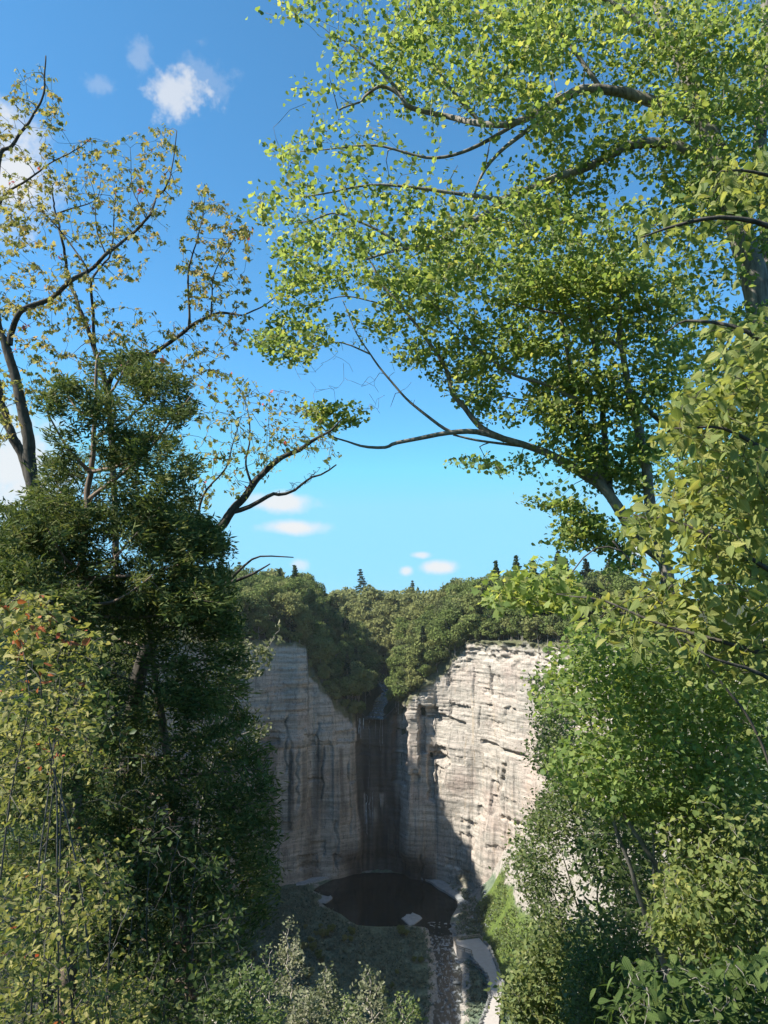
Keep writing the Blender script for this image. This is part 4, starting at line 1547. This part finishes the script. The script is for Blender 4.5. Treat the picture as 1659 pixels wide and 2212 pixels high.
# ---- leaning tree with arching limbs over the sky gap
t = Plant('maple_tree', 'dark leaning tree reaching out over the gorge, twiggy with few leaves', 'tree', 22, 'bark_maple')
t.tk = 1.8
t.limb('trunk', seq(10.6, (290, 1520), (350, 1340), (395, 1235), (440, 1165), (475, 1138), (500, 1104), (531, 1069), (563, 1025), (603, 993), (650, 971), (682, 948), (710, 934), (735, 905)), .13, .01, True)
t.limb('branch', seq(10.6, (500, 1106), (531, 1098), (567, 1079), (589, 1067), (607, 1069), (639, 1058), (668, 1034), (700, 1025), (727, 1006)), .04, .01)
t.limb('branch', seq(10.4, (352, 1330), (385, 1293), (430, 1280), (470, 1268), (510, 1255), (545, 1240), (566, 1228), (581, 1218)), .055, .008, attach=False, label='bare dead limb')
t.limb('branch', seq(10.3, (488, 1262), (515, 1235), (540, 1212), (565, 1203), (600, 1204), (634, 1205)), .022, .007, attach=False, label='bare dead limb')
t.limb('branch', seq(10.5, (430, 1178), (428, 1110), (445, 1060), (490, 1010), (500, 960), (520, 900)), .025, .005)
t.limb('branch', seq(10.5, (545, 1050), (530, 1000), (540, 950), (535, 880), (500, 815)), .02, .004)
e, d = t.fill([(395, 860), (430, 800), (500, 790), (560, 830), (650, 850), (745, 960), (720, 1000), (640, 990), (560, 1050), (500, 1090), (430, 1090), (385, 980)], 9.6, 11.6, 330, -.5, 1.0, 1.2)
t.leaves(e, d, 4, .07, .08, [MAPLE_B, LANCE], 'yellow_leaf', (.25, .24), .8, .25, outw=.5, red=.015, sizevar=(.4, 1.1))
e, d = t.fill([(660, 1050), (735, 960), (700, 1000), (600, 1060), (560, 1080)], 10.2, 10.9, 40, -.9, 1.0, .8)
t.finish(200)

# ---- cedar beside the sky gap
CED = dict(shapes=[SPRAY], mat='cedar_leaf', tint=(.46, .24), droop=-.35, flat=.25, sflat=.75)
t = Plant('cedar_tree', 'tall shaggy cedar with open top, its trunk bare below', 'tree', 23, 'bark_cedar')
t.limb('trunk', seq(8.6, (160, 1750), (166, 1500), (171, 1340), (180, 1200), (192, 1050), (203, 900), (212, 765)), .11, .015, True)
for k, (sx, sy, ex, ey, dy) in enumerate([(190, 1080, 420, 850, -.8), (188, 1150, 428, 1040, .4), (182, 1250, 492, 1175, -.6), (200, 950, 362, 805, .5), (196, 1020, 92, 870, -.5), (180, 1250, 40, 1110, .6), (174, 1330, 10, 1210, -.7), (174, 1360, -20, 1130, .9), (176, 1300, 30, 1250, -.9),
                                          (176, 1330, 476, 1290, .5), (196, 1020, 330, 940, -1.0), (188, 1140, 100, 990, .8), (206, 880, 290, 755, -.3), (204, 900, 130, 830, .4), (182, 1220, 300, 1150, -1.1), (176, 1310, 330, 1240, -1.2), (180, 1230, 110, 1150, -1.2)]):
    mx, my = (sx + ex) / 2, (sy + ey) / 2 + 22
    t.limb('branch', [(sx, sy, 8.6), (mx, my, 8.6 + dy * .5), (ex, ey, 8.6 + dy)], .028, .006, False, 6)
e, d = t.fill([(200, 775), (255, 738), (300, 770), (355, 800), (425, 835), (430, 870), (385, 930), (370, 960), (425, 1000), (428, 1050), (405, 1080), (425, 1110), (480, 1150), (497, 1185), (470, 1220), (500, 1270),
               (480, 1330), (250, 1340), (100, 1300), (-15, 1280), (-15, 1110), (40, 1100), (80, 1050), (100, 1000), (95, 930), (80, 880), (110, 830), (170, 810)], 7.4, 9.8, 620, .12, 2.1, .9)
t.leaves(e, d, 70, .1, .09, **CED)
e, d = t.fill([(-15, 1290), (-15, 1090), (60, 1080), (200, 1100), (420, 1120), (490, 1180), (490, 1330), (250, 1340)], 7.6, 9.8, 420, .0, 1.8, .9)
t.leaves(e, d, 66, .11, .09, **CED)
e, d = t.fill([(-25, 1270), (200, 1300), (225, 1500), (200, 1900), (-25, 1900)], 7.4, 9.6, 420, -.2, 1.6, 1.2)
t.leaves(e, d, 60, .13, .09, **CED)
t.fill([(100, 900), (380, 850), (470, 1180), (450, 1300), (60, 1280), (90, 1000)], 7.6, 9.6, 350, -.9, 1.0, .7)
t.finish(0)

t = Plant('cedar_tree', 'dark dense cedar leaning towards the gorge below the dead limb', 'tree', 24, 'bark_cedar')
t.limb('trunk', seq(10, (430, 2400), (400, 2000), (360, 1650), (330, 1420), (318, 1290)), .12, .03, True)
for k in range(22):
    sy = 1330 + k * 40
    sx = np.interp(sy, [1290, 1420, 1650, 2000, 2400], [318, 330, 360, 400, 430])
    rt = k % 2 == 0
    ex = np.interp(sy, [1300, 1450, 1600, 1750, 1850, 1950, 2100, 2212], [500, 525, 585, 598, 600, 590, 470, 420]) - 8 if rt else np.interp(sy, [1300, 1500, 1800, 2212], [240, 200, 190, 170])
    dy = [-.9, .6, .2, -.5, 1.0][k % 5]
    t.limb('branch', [(sx, sy + 30, 10), ((sx + ex) / 2, sy + 18, 10 + dy * .5), (ex, sy - 12 + (k % 3) * 10, 10 + dy)], .03, .006, False, 6)
e, d = t.fill([(230, 1300), (480, 1290), (512, 1320), (528, 1450), (552, 1560), (590, 1605), (565, 1660), (600, 1750), (588, 1790), (604, 1850), (590, 1950), (530, 2050), (450, 2130), (360, 2212), (130, 2212), (170, 1800), (170, 1500)], 8.6, 11.4, 1250, -.02, 1.8, .9)
t.leaves(e, d, 48, .13, .105, **{**CED, 'tint': (.4, .25)})
t.fill([(230, 1320), (500, 1310), (580, 1620), (590, 1900), (420, 2150), (160, 2200), (180, 1500)], 8.6, 11, 700, -.9, 1.0, .8)
t.finish(0)

t = Plant('sapling', 'pale leafed sapling poking out from the dark cedar over the shaded cliff', 'tree', 25, 'bark_grey')
t.limb('trunk', seq(12.5, (430, 1800), (470, 1600), (505, 1490), (540, 1430), (575, 1400), (602, 1362)), .03, .006, True, 6)
t.limb('branch', seq(12.5, (470, 1600), (510, 1590), (555, 1575), (580, 1562)), .012, .005, False, 5)
e, d = t.fill([(500, 1400), (530, 1370), (560, 1400), (600, 1345), (606, 1380), (580, 1440), (540, 1470), (505, 1470)], 12, 13, 70, -.9, 1, .8)
t.leaves(e, d, 7, .1, .09, [SIMPLE_B, SIMPLE], 'pale_leaf', (.55, .25), .0, .4)
e, d = t.fill([(525, 1560), (580, 1550), (590, 1590), (550, 1610), (525, 1600)], 12.2, 12.8, 24, -.9, 1, .6)
t.leaves(e, d, 6, .08, .075, [SIMPLE_B, SIMPLE], 'pale_leaf', (.4, .25), .0, .4)
merge_leaves(t)
t.finish(120)

# ---- near shrub with a few red leaves
t = Plant('shrub', 'pale green shrub with scattered red leaves, nearest the viewer under the cedar', 'shrub', 26, 'bark_dead')
tops = [(30, 1320, 4.5), (90, 1300, 4.7), (140, 1370, 4.6), (215, 1400, 4.8), (60, 1420, 4.2), (10, 1500, 4.3), (170, 1520, 4.4), (215, 1650, 4.6), (110, 1600, 4.1), (235, 1830, 4.5), (270, 1950, 4.6), (60, 1750, 4.0), (150, 1850, 4.1), (280, 2080, 4.4), (200, 2050, 4.2), (40, 2000, 3.9)]
tops = tops[::2] + [(60, 1420, 4.2), (170, 1520, 4.4), (235, 1830, 4.5)]
for k, (x, y_, Y) in enumerate(tops):
    sx = [-90, 60, 190, 20, 260, -20, 120, 330, -60, 90, 220][k % 11]
    t.limb('trunk' if k == 0 else 'stem', [(sx, 2480, 4.55), (sx * .7 + x * .3 - 6, (2480 + y_) / 2 + 120, (Y + 4.5) / 2), (x * .8 + sx * .2 + 14 * (k % 3 - 1), y_ + 130, Y), (x, y_, Y)], .008, .0025, k == 0, 5, .05)
SHRUB_POLY = [(-15, 1310), (60, 1262), (110, 1290), (150, 1350), (232, 1375), (248, 1420), (200, 1480), (180, 1560), (230, 1640), (240, 1690), (180, 1760), (240, 1800), (270, 1880), (305, 1960), (280, 2050), (335, 2140), (300, 2225), (-15, 2225)]
e, d = t.fill(SHRUB_POLY, 3.9, 5.5, 760, .05, 2.6, .6)
t.leaves(e, d, 8, .075, .042, [ELM_B, SIMPLE_B], 'shrub_leaf', (.55, .22), .35, .5, red=.012)
e, d = t.fill([(-10, 1310), (60, 1262), (110, 1290), (150, 1350), (232, 1375), (200, 1420), (100, 1480), (-10, 1480)], 3.9, 4.9, 60, -.2, 2.6, .6)
t.leaves(e, d, 5, .075, .064, [ELM_B, SIMPLE_B], 'shrub_leaf', (.6, .2), .4, .5, red=.3)
merge_leaves(t)
t.finish(300)
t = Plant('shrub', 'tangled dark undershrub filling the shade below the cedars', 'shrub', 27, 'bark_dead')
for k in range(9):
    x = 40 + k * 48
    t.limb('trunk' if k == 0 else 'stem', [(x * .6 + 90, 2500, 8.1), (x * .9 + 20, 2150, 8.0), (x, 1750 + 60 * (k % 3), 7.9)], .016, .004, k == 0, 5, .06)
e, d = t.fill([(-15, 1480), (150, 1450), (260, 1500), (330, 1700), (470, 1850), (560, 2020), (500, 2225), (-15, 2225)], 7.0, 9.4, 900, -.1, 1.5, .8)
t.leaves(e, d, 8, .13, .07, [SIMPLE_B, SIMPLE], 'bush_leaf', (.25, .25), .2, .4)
t.fill([(-15, 1480), (150, 1450), (260, 1500), (330, 1700), (470, 1850), (560, 2020), (500, 2225), (-15, 2225)], 6.6, 8.6, 500, -.9, 1.6, .6)
t.finish(150)

# ---- tree tops on the slope below the viewpoint
for k, (lab, px, ty, by, w, Y, sd, mat, tn) in enumerate([
        ('grey feathery dead-topped tree on the slope below the overlook', 625, 1985, 2150, 42, 38, 31, 'pale_leaf', .8),
        ('small yellowish treetop below the pool, alone on the slope', 705, 2085, 2212, 30, 36, 32, 'pale_leaf', .5),
        ('pale branching treetop nearest the creek on the slope below the overlook', 800, 2092, 2225, 52, 33, 33, 'pale_leaf', .55),
        ('rounded greyish treetop at the bottom edge below the small yellowish one', 660, 2140, 2225, 48, 31, 34, 'pale_leaf', .7),
        ('dim leafy treetop tucked against the dark cedar at the bottom edge', 540, 2080, 2225, 75, 27, 35, 'bush_leaf', .45),
        ('greyish leafy treetop beside the creek-side pale one, mostly below the frame', 870, 2150, 2260, 60, 36, 37, 'bush_leaf', .5),
        ('dim grey-green treetop between the dead-topped tree and the cedar', 585, 2040, 2230, 55, 44, 38, 'bush_leaf', .5),
        ('faint rounded treetop at the bottom middle below the pool', 745, 2150, 2260, 60, 42, 39, 'bush_leaf', .6),
        ('low leafy treetop at the very bottom between cedar and pale treetops', 470, 2130, 2235, 90, 22, 36, 'bush_leaf', .4)]):
    t = Plant('young_tree', lab, 'tree', sd, 'bark_dry')
    t.limb('trunk', seq(Y, (px + 12, by + 90), (px + 6, by), (px - 3, (ty + by) / 2), (px, ty)), .1, .015, True, 6, .1)
    for q in range(5):
        yy = by - (by - ty) * (q + .5) / 6
        t.limb('branch', seq(Y, (px, yy + 20), (px + w * (.6 if q % 2 else -.6) * (1 - q * .12), yy - 15, Y + (q % 3 - 1) * .8)), .035, .008, False, 5, .05)
    e, d = t.fill([(px - w * .25, ty), (px + w * .25, ty), (px + w * .8, (ty + by) / 2), (px + w, by), (px - w, by), (px - w * .7, (ty + by) / 2)], Y - 1.2, Y + 1.2, 80, .05, 1.3, 2.0)
    t.leaves(e, d, 11, .24, .17, [SIMPLE, SIMPLE_B], mat, (tn, .2), -.3, .3)
    t.finish(0)

# ---- big tree whose trunk runs up the far picture edge
def seq2(Y, *pts):
    return [(a, b, c * .82) for a, b, c in seq(Y, *pts)]


t = Plant('maple_tree', 'big thick-trunked maple with heavy dark limbs across the top', 'tree', 41, 'bark_grey')
t.limb('trunk', seq2(10.5, (1720, 1500), (1690, 1100), (1660, 800), (1632, 620), (1590, 470), (1562, 380), (1548, 330), (1528, 272), (1508, 216), (1480, 150), (1448, 78), (1425, 20), (1400, -80)), .22, .07, True, 12)
t.limb('trunk', seq2(11.3, (1700, 900), (1665, 560), (1648, 400), (1640, 300), (1655, 150), (1650, -60)), .13, .06, False, 10)
t.limb('branch', seq2(10.5, (1530, 280), (1470, 240), (1386, 212), (1332, 197), (1264, 193), (1220, 210), (1181, 231, 10.8), (1120, 262), (1050, 268), (960, 250, 11.2), (887, 230), (866, 205), (830, 187), (797, 203), (775, 220, 11.5), (730, 240)), .085, .01)
t.limb('branch', seq2(11.2, (862, 198), (820, 150), (783, 122), (758, 97), (720, 80)), .025, .007)
t.limb('branch', seq2(10.4, (1560, 372), (1460, 315), (1364, 312), (1314, 337), (1264, 362), (1199, 384, 10.2), (1145, 407), (1084, 434), (1030, 473, 10), (974, 508), (931, 533), (891, 537, 10.3), (841, 545), (790, 560)), .075, .012)
t.limb('branch', seq2(10.6, (1210, 205), (1165, 260), (1121, 295), (1085, 324), (1049, 367), (1031, 402), (1020, 450)), .04, .01)
t.limb('branch', seq2(10.6, (1470, 130), (1400, 60), (1330, 10), (1250, -30)), .06, .02)
t.limb('branch', seq2(10.9, (1300, 195), (1255, 130), (1200, 60), (1150, -10), (1100, -60)), .035, .01)
t.limb('branch', seq2(11.2, (1040, 268), (980, 200), (930, 130), (900, 60), (880, 0)), .03, .008)
t.limb('branch', seq2(10.2, (1090, 432), (1000, 420), (900, 405), (800, 400), (700, 420), (620, 430)), .03, .006)
t.limb('branch', seq2(10.4, (880, 538), (830, 505), (780, 480), (720, 460), (660, 480), (600, 470)), .022, .005)
t.limb('branch', seq2(10.9, (1130, 258), (1020, 320), (930, 340), (820, 315), (740, 320), (640, 330)), .03, .006)
top_l = [(545, 20), (600, -30), (1680, -30), (1680, 420), (1500, 480), (1300, 560), (1100, 600), (950, 620), (820, 640), (680, 600), (560, 500), (545, 430), (620, 380), (560, 330), (640, 240), (620, 170), (700, 60), (760, 30), (640, 60)]
t.tk = 1.5
e, d = t.fill(top_l, 7.4, 10.2, 950, -.05, 1.3, 1.5)
e2, d2 = t.fill([(820, -30), (1680, -30), (1680, 480), (1450, 520), (1150, 600), (1000, 680), (900, 620), (880, 300), (840, 100)], 7.4, 10.0, 1500, .0, 1.3, 1.5)
e3, d3 = t.fill([(1430, 400), (1680, 330), (1680, 1250), (1490, 1240), (1430, 1000), (1490, 740)], 7.6, 9.6, 1000, -.5, 1.0, 1.8)
e, d = np.vstack([e, e2, e3]), np.vstack([d, d2, d3])
t.leaves(e, d, 11, .16, .064, [MAPLE_C, MAPLE_D], 'maple_leaf', (.45, .24), .35, .5, sflat=.32, sizevar=(.45, 1.25))
t.finish(300)

# ---- maple with the long limb across the sky gap
t = Plant('maple_tree', 'bright green maple with a long limb stretching across the sky gap', 'tree', 42, 'bark_grey')
t.tk = 1.5
t.limb('trunk', seq(12, (1760, 1620), (1690, 1500, 11.6), (1610, 1452, 11.6), (1520, 1400, 11.8), (1462, 1325), (1443, 1261), (1434, 1205), (1411, 1119), (1400, 1047), (1386, 957), (1371, 903), (1357, 849), (1346, 759), (1339, 690), (1325, 560), (1300, 440)), .2, .025, True, 11)
t.limb('branch', seq(12, (1430, 1200), (1408, 1188), (1371, 1159), (1350, 1119), (1321, 1076), (1292, 1044), (1256, 1022), (1217, 997), (1181, 979), (1134, 961), (1088, 947), (1028, 933), (974, 935), (909, 946), (855, 957), (833, 966), (783, 964), (747, 953), (711, 939), (690, 915)), .115, .007, False, 9)
t.limb('branch', seq(12.1, (1140, 966), (1107, 961), (1035, 952), (977, 940)), .028, .016, False)
t.limb('branch', seq(12, (980, 936), (949, 919), (902, 881), (869, 853), (837, 813), (805, 773), (787, 745), (760, 700), (740, 650)), .03, .007)
t.limb('branch', seq(12, (1092, 950), (1046, 928), (1021, 903), (999, 874), (977, 849), (968, 809), (949, 773), (927, 741), (905, 709), (877, 676), (855, 647), (819, 604), (805, 576), (779, 533), (761, 479), (736, 418)), .055, .008)
t.limb('trunk', seq(12.2, (1302, 1058, 12), (1278, 980), (1262, 925), (1253, 896), (1242, 856), (1228, 780), (1212, 690), (1195, 600)), .085, .02)
t.limb('trunk', seq(12.4, (1322, 1080, 12), (1310, 1030), (1306, 957), (1303, 903), (1299, 864), (1289, 799), (1278, 705), (1268, 600), (1255, 480)), .08, .02)
t.limb('branch', seq(12.6, (1480, 985), (1440, 925), (1404, 890), (1368, 858)), .06, .04)
t.limb('branch', seq(11.8, (1245, 865), (1180, 830), (1110, 810), (1040, 760), (980, 700), (920, 640), (840, 570)), .035, .007)
t.limb('branch', seq(11.8, (1345, 755), (1250, 690), (1160, 670), (1060, 640), (960, 600)), .035, .007)
t.limb('branch', seq(11.7, (1370, 880), (1270, 870), (1160, 868), (1060, 855)), .028, .006)
t.limb('branch', seq(12, (800, 765), (740, 740), (690, 745), (640, 770), (600, 790)), .015, .005)
t.limb('branch', seq(12, (870, 672), (800, 650), (740, 640), (660, 660), (600, 640)), .016, .005)
e, d = t.fill([(560, 590), (700, 560), (850, 600), (1000, 560), (1200, 560), (1500, 520), (1500, 800), (1440, 1000), (1380, 1080), (1260, 1070), (1150, 1040), (1060, 1010), (1040, 990), (1200, 940), (1040, 890), (960, 860), (900, 800), (840, 770), (760, 700), (680, 740), (560, 770), (600, 690)], 11.4, 13.4, 1250, .0, 1.3, 1.4)
e2, d2 = t.fill([(900, 620), (1480, 560), (1440, 900), (1300, 940), (1120, 900), (1000, 830), (920, 720)], 11.2, 13.2, 700, .0, 1.3, 1.3)
e5, d5 = t.fill([(560, 600), (620, 480), (760, 440), (900, 520), (960, 700), (900, 790), (800, 770), (720, 750), (640, 790), (480, 770), (560, 720), (600, 660)], 11.2, 12.8, 330, .05, 1.5, 1.4)
e6, d6 = t.fill([(900, 560), (1000, 450), (1200, 440), (1400, 470), (1420, 620), (1200, 640), (1000, 640)], 11.2, 12.8, 350, .0, 1.3, 1.4)
e3, d3 = t.fill([(655, 880), (690, 865), (780, 880), (800, 900), (700, 935), (665, 925)], 11.7, 12.3, 60, -.9, .9, 1.0)
e4, d4 = t.fill([(920, 990), (1000, 985), (1180, 1020), (1330, 1150), (1390, 1240), (1340, 1240), (1180, 1180), (1240, 1110), (1080, 1070), (1100, 1040)], 11.4, 12.8, 260, -.05, 1.2, 1.2)
e7, d7 = t.fill([(1010, 860), (1240, 800), (1390, 880), (1400, 1060), (1270, 1020), (1130, 945), (1050, 915)], 11.4, 12.8, 420, -.15, 1.4, 1.3)
t.fill([(600, 700), (760, 690), (900, 780), (900, 870), (800, 900), (690, 870), (620, 800)], 11.5, 12.6, 90, -.9, 1.0, 1.3)
e, d = np.vstack([e, e2, e3, e4, e5, e6, e7]), np.vstack([d, d2, d3, d4, d5, d6, d7])
t.leaves(e, d, 11, .17, .076, [MAPLE_C, MAPLE_D], 'maple_leaf', (.45, .24), .3, .55, sflat=.32, sizevar=(.45, 1.25))
t.finish(300)

# ---- close boughs with large drooping leaves
t = Plant('elm_tree', 'close elm with large drooping toothed leaves reaching in at the edge', 'tree', 43, 'bark_maple')
t.limb('trunk', [Vector((3.1, 4.3, -2.6)), Vector((3.05, 4.3, -1)), Vector((3.0, 4.35, 1)), Vector((2.95, 4.3, 3)), Vector((2.9, 4.2, 4.5))], .1, .03, True, 9)
for pts in [[(1960, 700, 4.3), (1720, 520, 3.9), (1570, 470, 3.8), (1450, 490, 3.8), (1385, 515, 3.8)], [(1960, 950, 4.3), (1720, 800, 4.1), (1600, 715, 4.0), (1490, 690, 4.1), (1430, 720, 4.1)],
            [(1960, 1150, 4.3), (1720, 1010, 3.9), (1570, 930, 3.8), (1460, 920, 3.8)], [(1960, 1350, 4.3), (1720, 1260, 4.1), (1570, 1175, 4.1), (1430, 1120, 4.2), (1345, 1122, 4.2)],
            [(1960, 1500, 4.3), (1720, 1430, 4.2), (1560, 1385, 4.3), (1420, 1345, 4.4), (1310, 1300, 4.5), (1230, 1285, 4.6)], [(1960, 600, 4.3), (1760, 420, 4.0), (1640, 370, 3.9), (1560, 370, 3.9)],
            [(1960, 1300, 4.3), (1760, 1150, 4.5), (1620, 1060, 4.6), (1520, 1060, 4.7)], [(1960, 1550, 4.3), (1740, 1500, 4.0), (1600, 1440, 3.9), (1500, 1400, 3.9)]]:
    t.limb('branch', pts, .022, .004, False, 6, .02)
e, d = t.fill([(1680, 350), (1570, 355), (1500, 420), (1375, 500), (1420, 560), (1540, 560), (1500, 640), (1540, 800), (1450, 880), (1435, 960), (1500, 1000), (1330, 1105), (1370, 1150), (1500, 1140), (1520, 1240), (1380, 1270), (1230, 1270),
               (1250, 1310), (1400, 1370), (1500, 1420), (1600, 1460), (1680, 1470)], 3.6, 5.2, 600, .02, 2.2, .7)
e2, d2 = t.fill([(1325, 1110), (1480, 1040), (1680, 1000), (1680, 1500), (1500, 1440), (1330, 1390), (1210, 1310), (1290, 1270), (1400, 1240)], 3.9, 5.4, 330, -.35, 2.0, .9)
e, d = np.vstack([e, e2]), np.vstack([d, d2])
t.leaves(e, d, 6, .09, .078, [ELM, ELM_B], 'elm_leaf', (.5, .22), .75, .5, .7, sizevar=(.45, 1.25))
t.finish(300)

# ---- maple spray in front of the sunlit rim trees
t = Plant('maple_sapling', 'light green maple spray in front of the trees above the sunlit cliff', 'tree', 44, 'bark_maple')
t.limb('trunk', seq(7.4, (1740, 1900), (1640, 1600), (1520, 1420), (1400, 1250), (1320, 1170)), .02, .008, True, 7)
t.limb('branch', seq(7.4, (1340, 1190), (1300, 1180), (1262, 1205), (1230, 1245), (1190, 1280)), .011, .005, False, 5)
t.limb('branch', seq(7.2, (1450, 1320), (1300, 1325), (1180, 1300), (1080, 1290)), .012, .004, False, 5)
e, d = t.fill([(1045, 1300), (1060, 1260), (1110, 1225), (1180, 1195), (1230, 1240), (1260, 1280), (1240, 1320), (1140, 1320), (1060, 1320)], 6.6, 7.8, 130, -.5, 1.6, .8)
t.leaves(e, d, 6, .1, .085, [MAPLE, MAPLE_B], 'maple_leaf', (.62, .18), .3, .6)
t.finish(200)

# ---- layered sunlit foliage in the middle of the viewer's near bank
def bush(name, lab, cat, seed, poly, Y0, Y1, n, per, spread, size, shapes, mat, tint, stems, big=150, thr=-.15, freq=1.3, bark='bark_grey', droop=.3, flat=.65, outw=1.0, red=None):
    t = Plant(name, lab, cat, seed, bark)
    P = np.array(poly, float)
    Ym = (Y0 + Y1) / 2
    for k, (x0, y0, x1, y1) in enumerate(stems):
        t.limb('trunk' if k == 0 else 'stem', seq(Ym, (x0, y0), ((x0 + x1) / 2 - 12, (y0 + y1) / 2), (x1, y1)), .003 * Ym + .012, .006, k == 0, 6, .05)
    e, d = t.fill(poly, Y0, Y1, n, thr, freq, 1.4)
    t.leaves(e, d, per, spread, size, shapes, mat, tint, droop, flat, outw=outw, red=red)
    t.finish(big)


bush('maple_sapling', 'layered sunlit maple sapling filling the space under the elm boughs', 'tree', 45,
     [(1155, 1520), (1165, 1460), (1185, 1410), (1225, 1385), (1240, 1345), (1300, 1350), (1330, 1310), (1400, 1330), (1480, 1380), (1560, 1370), (1680, 1400), (1680, 1790), (1480, 1790), (1250, 1740), (1190, 1650), (1245, 1570)], 7.4, 9.8, 1900, 9, .13, .062, [MAPLE_C, MAPLE_D], 'maple_leaf', (.36, .2),
     [(1450, 2300, 1400, 1450), (1440, 2100, 1250, 1480), (1460, 2100, 1600, 1500), (1440, 1900, 1300, 1650), (1450, 1900, 1560, 1680)], 300, -.25, 1.2)
bush('shrub', 'dusty small-leaved shrub against the foot of the sunlit cliff', 'shrub', 46,
     [(1160, 1480), (1200, 1440), (1240, 1600), (1260, 1720), (1420, 1760), (1440, 1980), (1250, 2000), (1140, 1960), (1100, 1860), (1150, 1760), (1195, 1680), (1150, 1650), (1165, 1560)], 13, 16.5, 1700, 12, .22, .08, [SIMPLE_B, SIMPLE], 'bush_leaf', (.45, .22),
     [(1350, 2320, 1260, 1560), (1360, 2250, 1200, 1800), (1370, 2200, 1380, 1780), (1350, 2250, 1170, 1880)], 100, -.25, .8)
bush('shrub', 'drooping toothed-leaf shrub on the darker side of the near bank', 'shrub', 47,
     [(1430, 1770), (1560, 1700), (1680, 1750), (1680, 2120), (1480, 2070), (1400, 2010), (1440, 1880)], 6.6, 8.4, 1000, 8, .12, .07, [ELM_B, SIMPLE_B], 'elm_leaf', (.35, .2),
     [(1640, 2500, 1560, 1760), (1640, 2400, 1480, 1960), (1660, 2400, 1640, 1850)], 300, -.05, 1.5, droop=.8)
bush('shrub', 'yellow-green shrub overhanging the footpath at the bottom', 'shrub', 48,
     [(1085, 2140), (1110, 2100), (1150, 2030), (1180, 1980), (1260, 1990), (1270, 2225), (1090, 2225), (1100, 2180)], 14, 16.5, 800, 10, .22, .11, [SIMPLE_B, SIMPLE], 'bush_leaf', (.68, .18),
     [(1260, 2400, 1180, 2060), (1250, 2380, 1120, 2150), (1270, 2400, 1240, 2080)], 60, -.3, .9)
bush('shrub', 'grey-green leafy shrub at the bottom between yellow-green and large-leaved ones', 'shrub', 49,
     [(1230, 1990), (1420, 1960), (1500, 2060), (1520, 2225), (1230, 2225)], 9.5, 12, 1000, 12, .18, .065, [SIMPLE_B, SIMPLE], 'bush_leaf', (.45, .2),
     [(1380, 2480, 1340, 2060), (1360, 2450, 1270, 2120), (1400, 2450, 1440, 2080)], 100, -.3, 1.1)
bush('shrub', 'large pointed leaves of a shrub in the bottom corner', 'shrub', 50,
     [(1340, 2110), (1400, 2080), (1500, 2100), (1560, 2070), (1680, 2100), (1680, 2240), (1330, 2240)], 3.5, 4.3, 150, 8, .1, .07, [LANCE, ELM], 'corner_leaf', (.45, .2),
     [(1560, 2700, 1520, 2150), (1520, 2700, 1400, 2140), (1600, 2700, 1630, 2140)], 300, -.9, 1.5, droop=.2)
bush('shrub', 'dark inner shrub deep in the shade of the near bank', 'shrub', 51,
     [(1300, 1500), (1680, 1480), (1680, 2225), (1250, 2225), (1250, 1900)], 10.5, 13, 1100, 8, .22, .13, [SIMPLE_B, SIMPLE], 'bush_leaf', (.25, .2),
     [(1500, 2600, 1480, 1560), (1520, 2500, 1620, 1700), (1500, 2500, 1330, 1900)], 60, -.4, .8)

# ---- unseen maple just outside the frame, added so its shade dapples the near shrub
t = Plant('maple_tree', 'unseen leafy maple beside the overlook, added to shade the near shrub', 'tree', 52, 'bark_maple')
t.limb('trunk', [Vector((-8.2, 5.2, -3)), Vector((-8.2, 5.2, -1)), Vector((-8.0, 5.3, 1.2)), Vector((-7.8, 5.2, 3.2))], .12, .03, True, 8)
for k in range(7):
    a = k * .9
    t.limb('branch', [Vector((-8.1, 5.2, .2 + k * .4)), Vector((-8.1 + 1.0 * math.cos(a), 5.2 + 1.3 * math.sin(a), .9 + k * .4)), Vector((-8.1 + 1.7 * math.cos(a), 5.2 + 2.2 * math.sin(a), 1.2 + k * .38))], .03, .006, False, 6)
r_ = np.random.default_rng(6)
W = np.stack([r_.normal(-8.1, .8, 420), r_.uniform(2.9, 7.8, 420), r_.uniform(.9, 3.9, 420)], 1)
t.leaves(W, r_.normal(size=W.shape) * .3, 5, .14, .1, [MAPLE, MAPLE_B], 'maple_leaf', (.5, .2), .3, .6)
t.finish(0)


# ------------------------------------------------------------------ air: thin even haze round the whole place
def build_haze():
    me = box_mesh('haze', 19000, 15000, 160)
    m = bpy.data.materials.new('haze')
    m.use_nodes = True
    m.node_tree.nodes.clear()
    N = NT(m.node_tree)
    out = N.new('ShaderNodeOutputMaterial')
    v = N.new('ShaderNodeVolumePrincipled', {'Color': (0.92, 0.96, 1.0), 'Density': HAZE, 'Anisotropy': 0.2})
    m.node_tree.links.new(v.outputs[0], out.inputs['Volume'])
    o = link('haze', me, m, kind='stuff', label='faint pale air between the viewpoint and the far cliffs')
    o.location = (0, 3200, -126)


HAZE = 0.00005
build_haze()
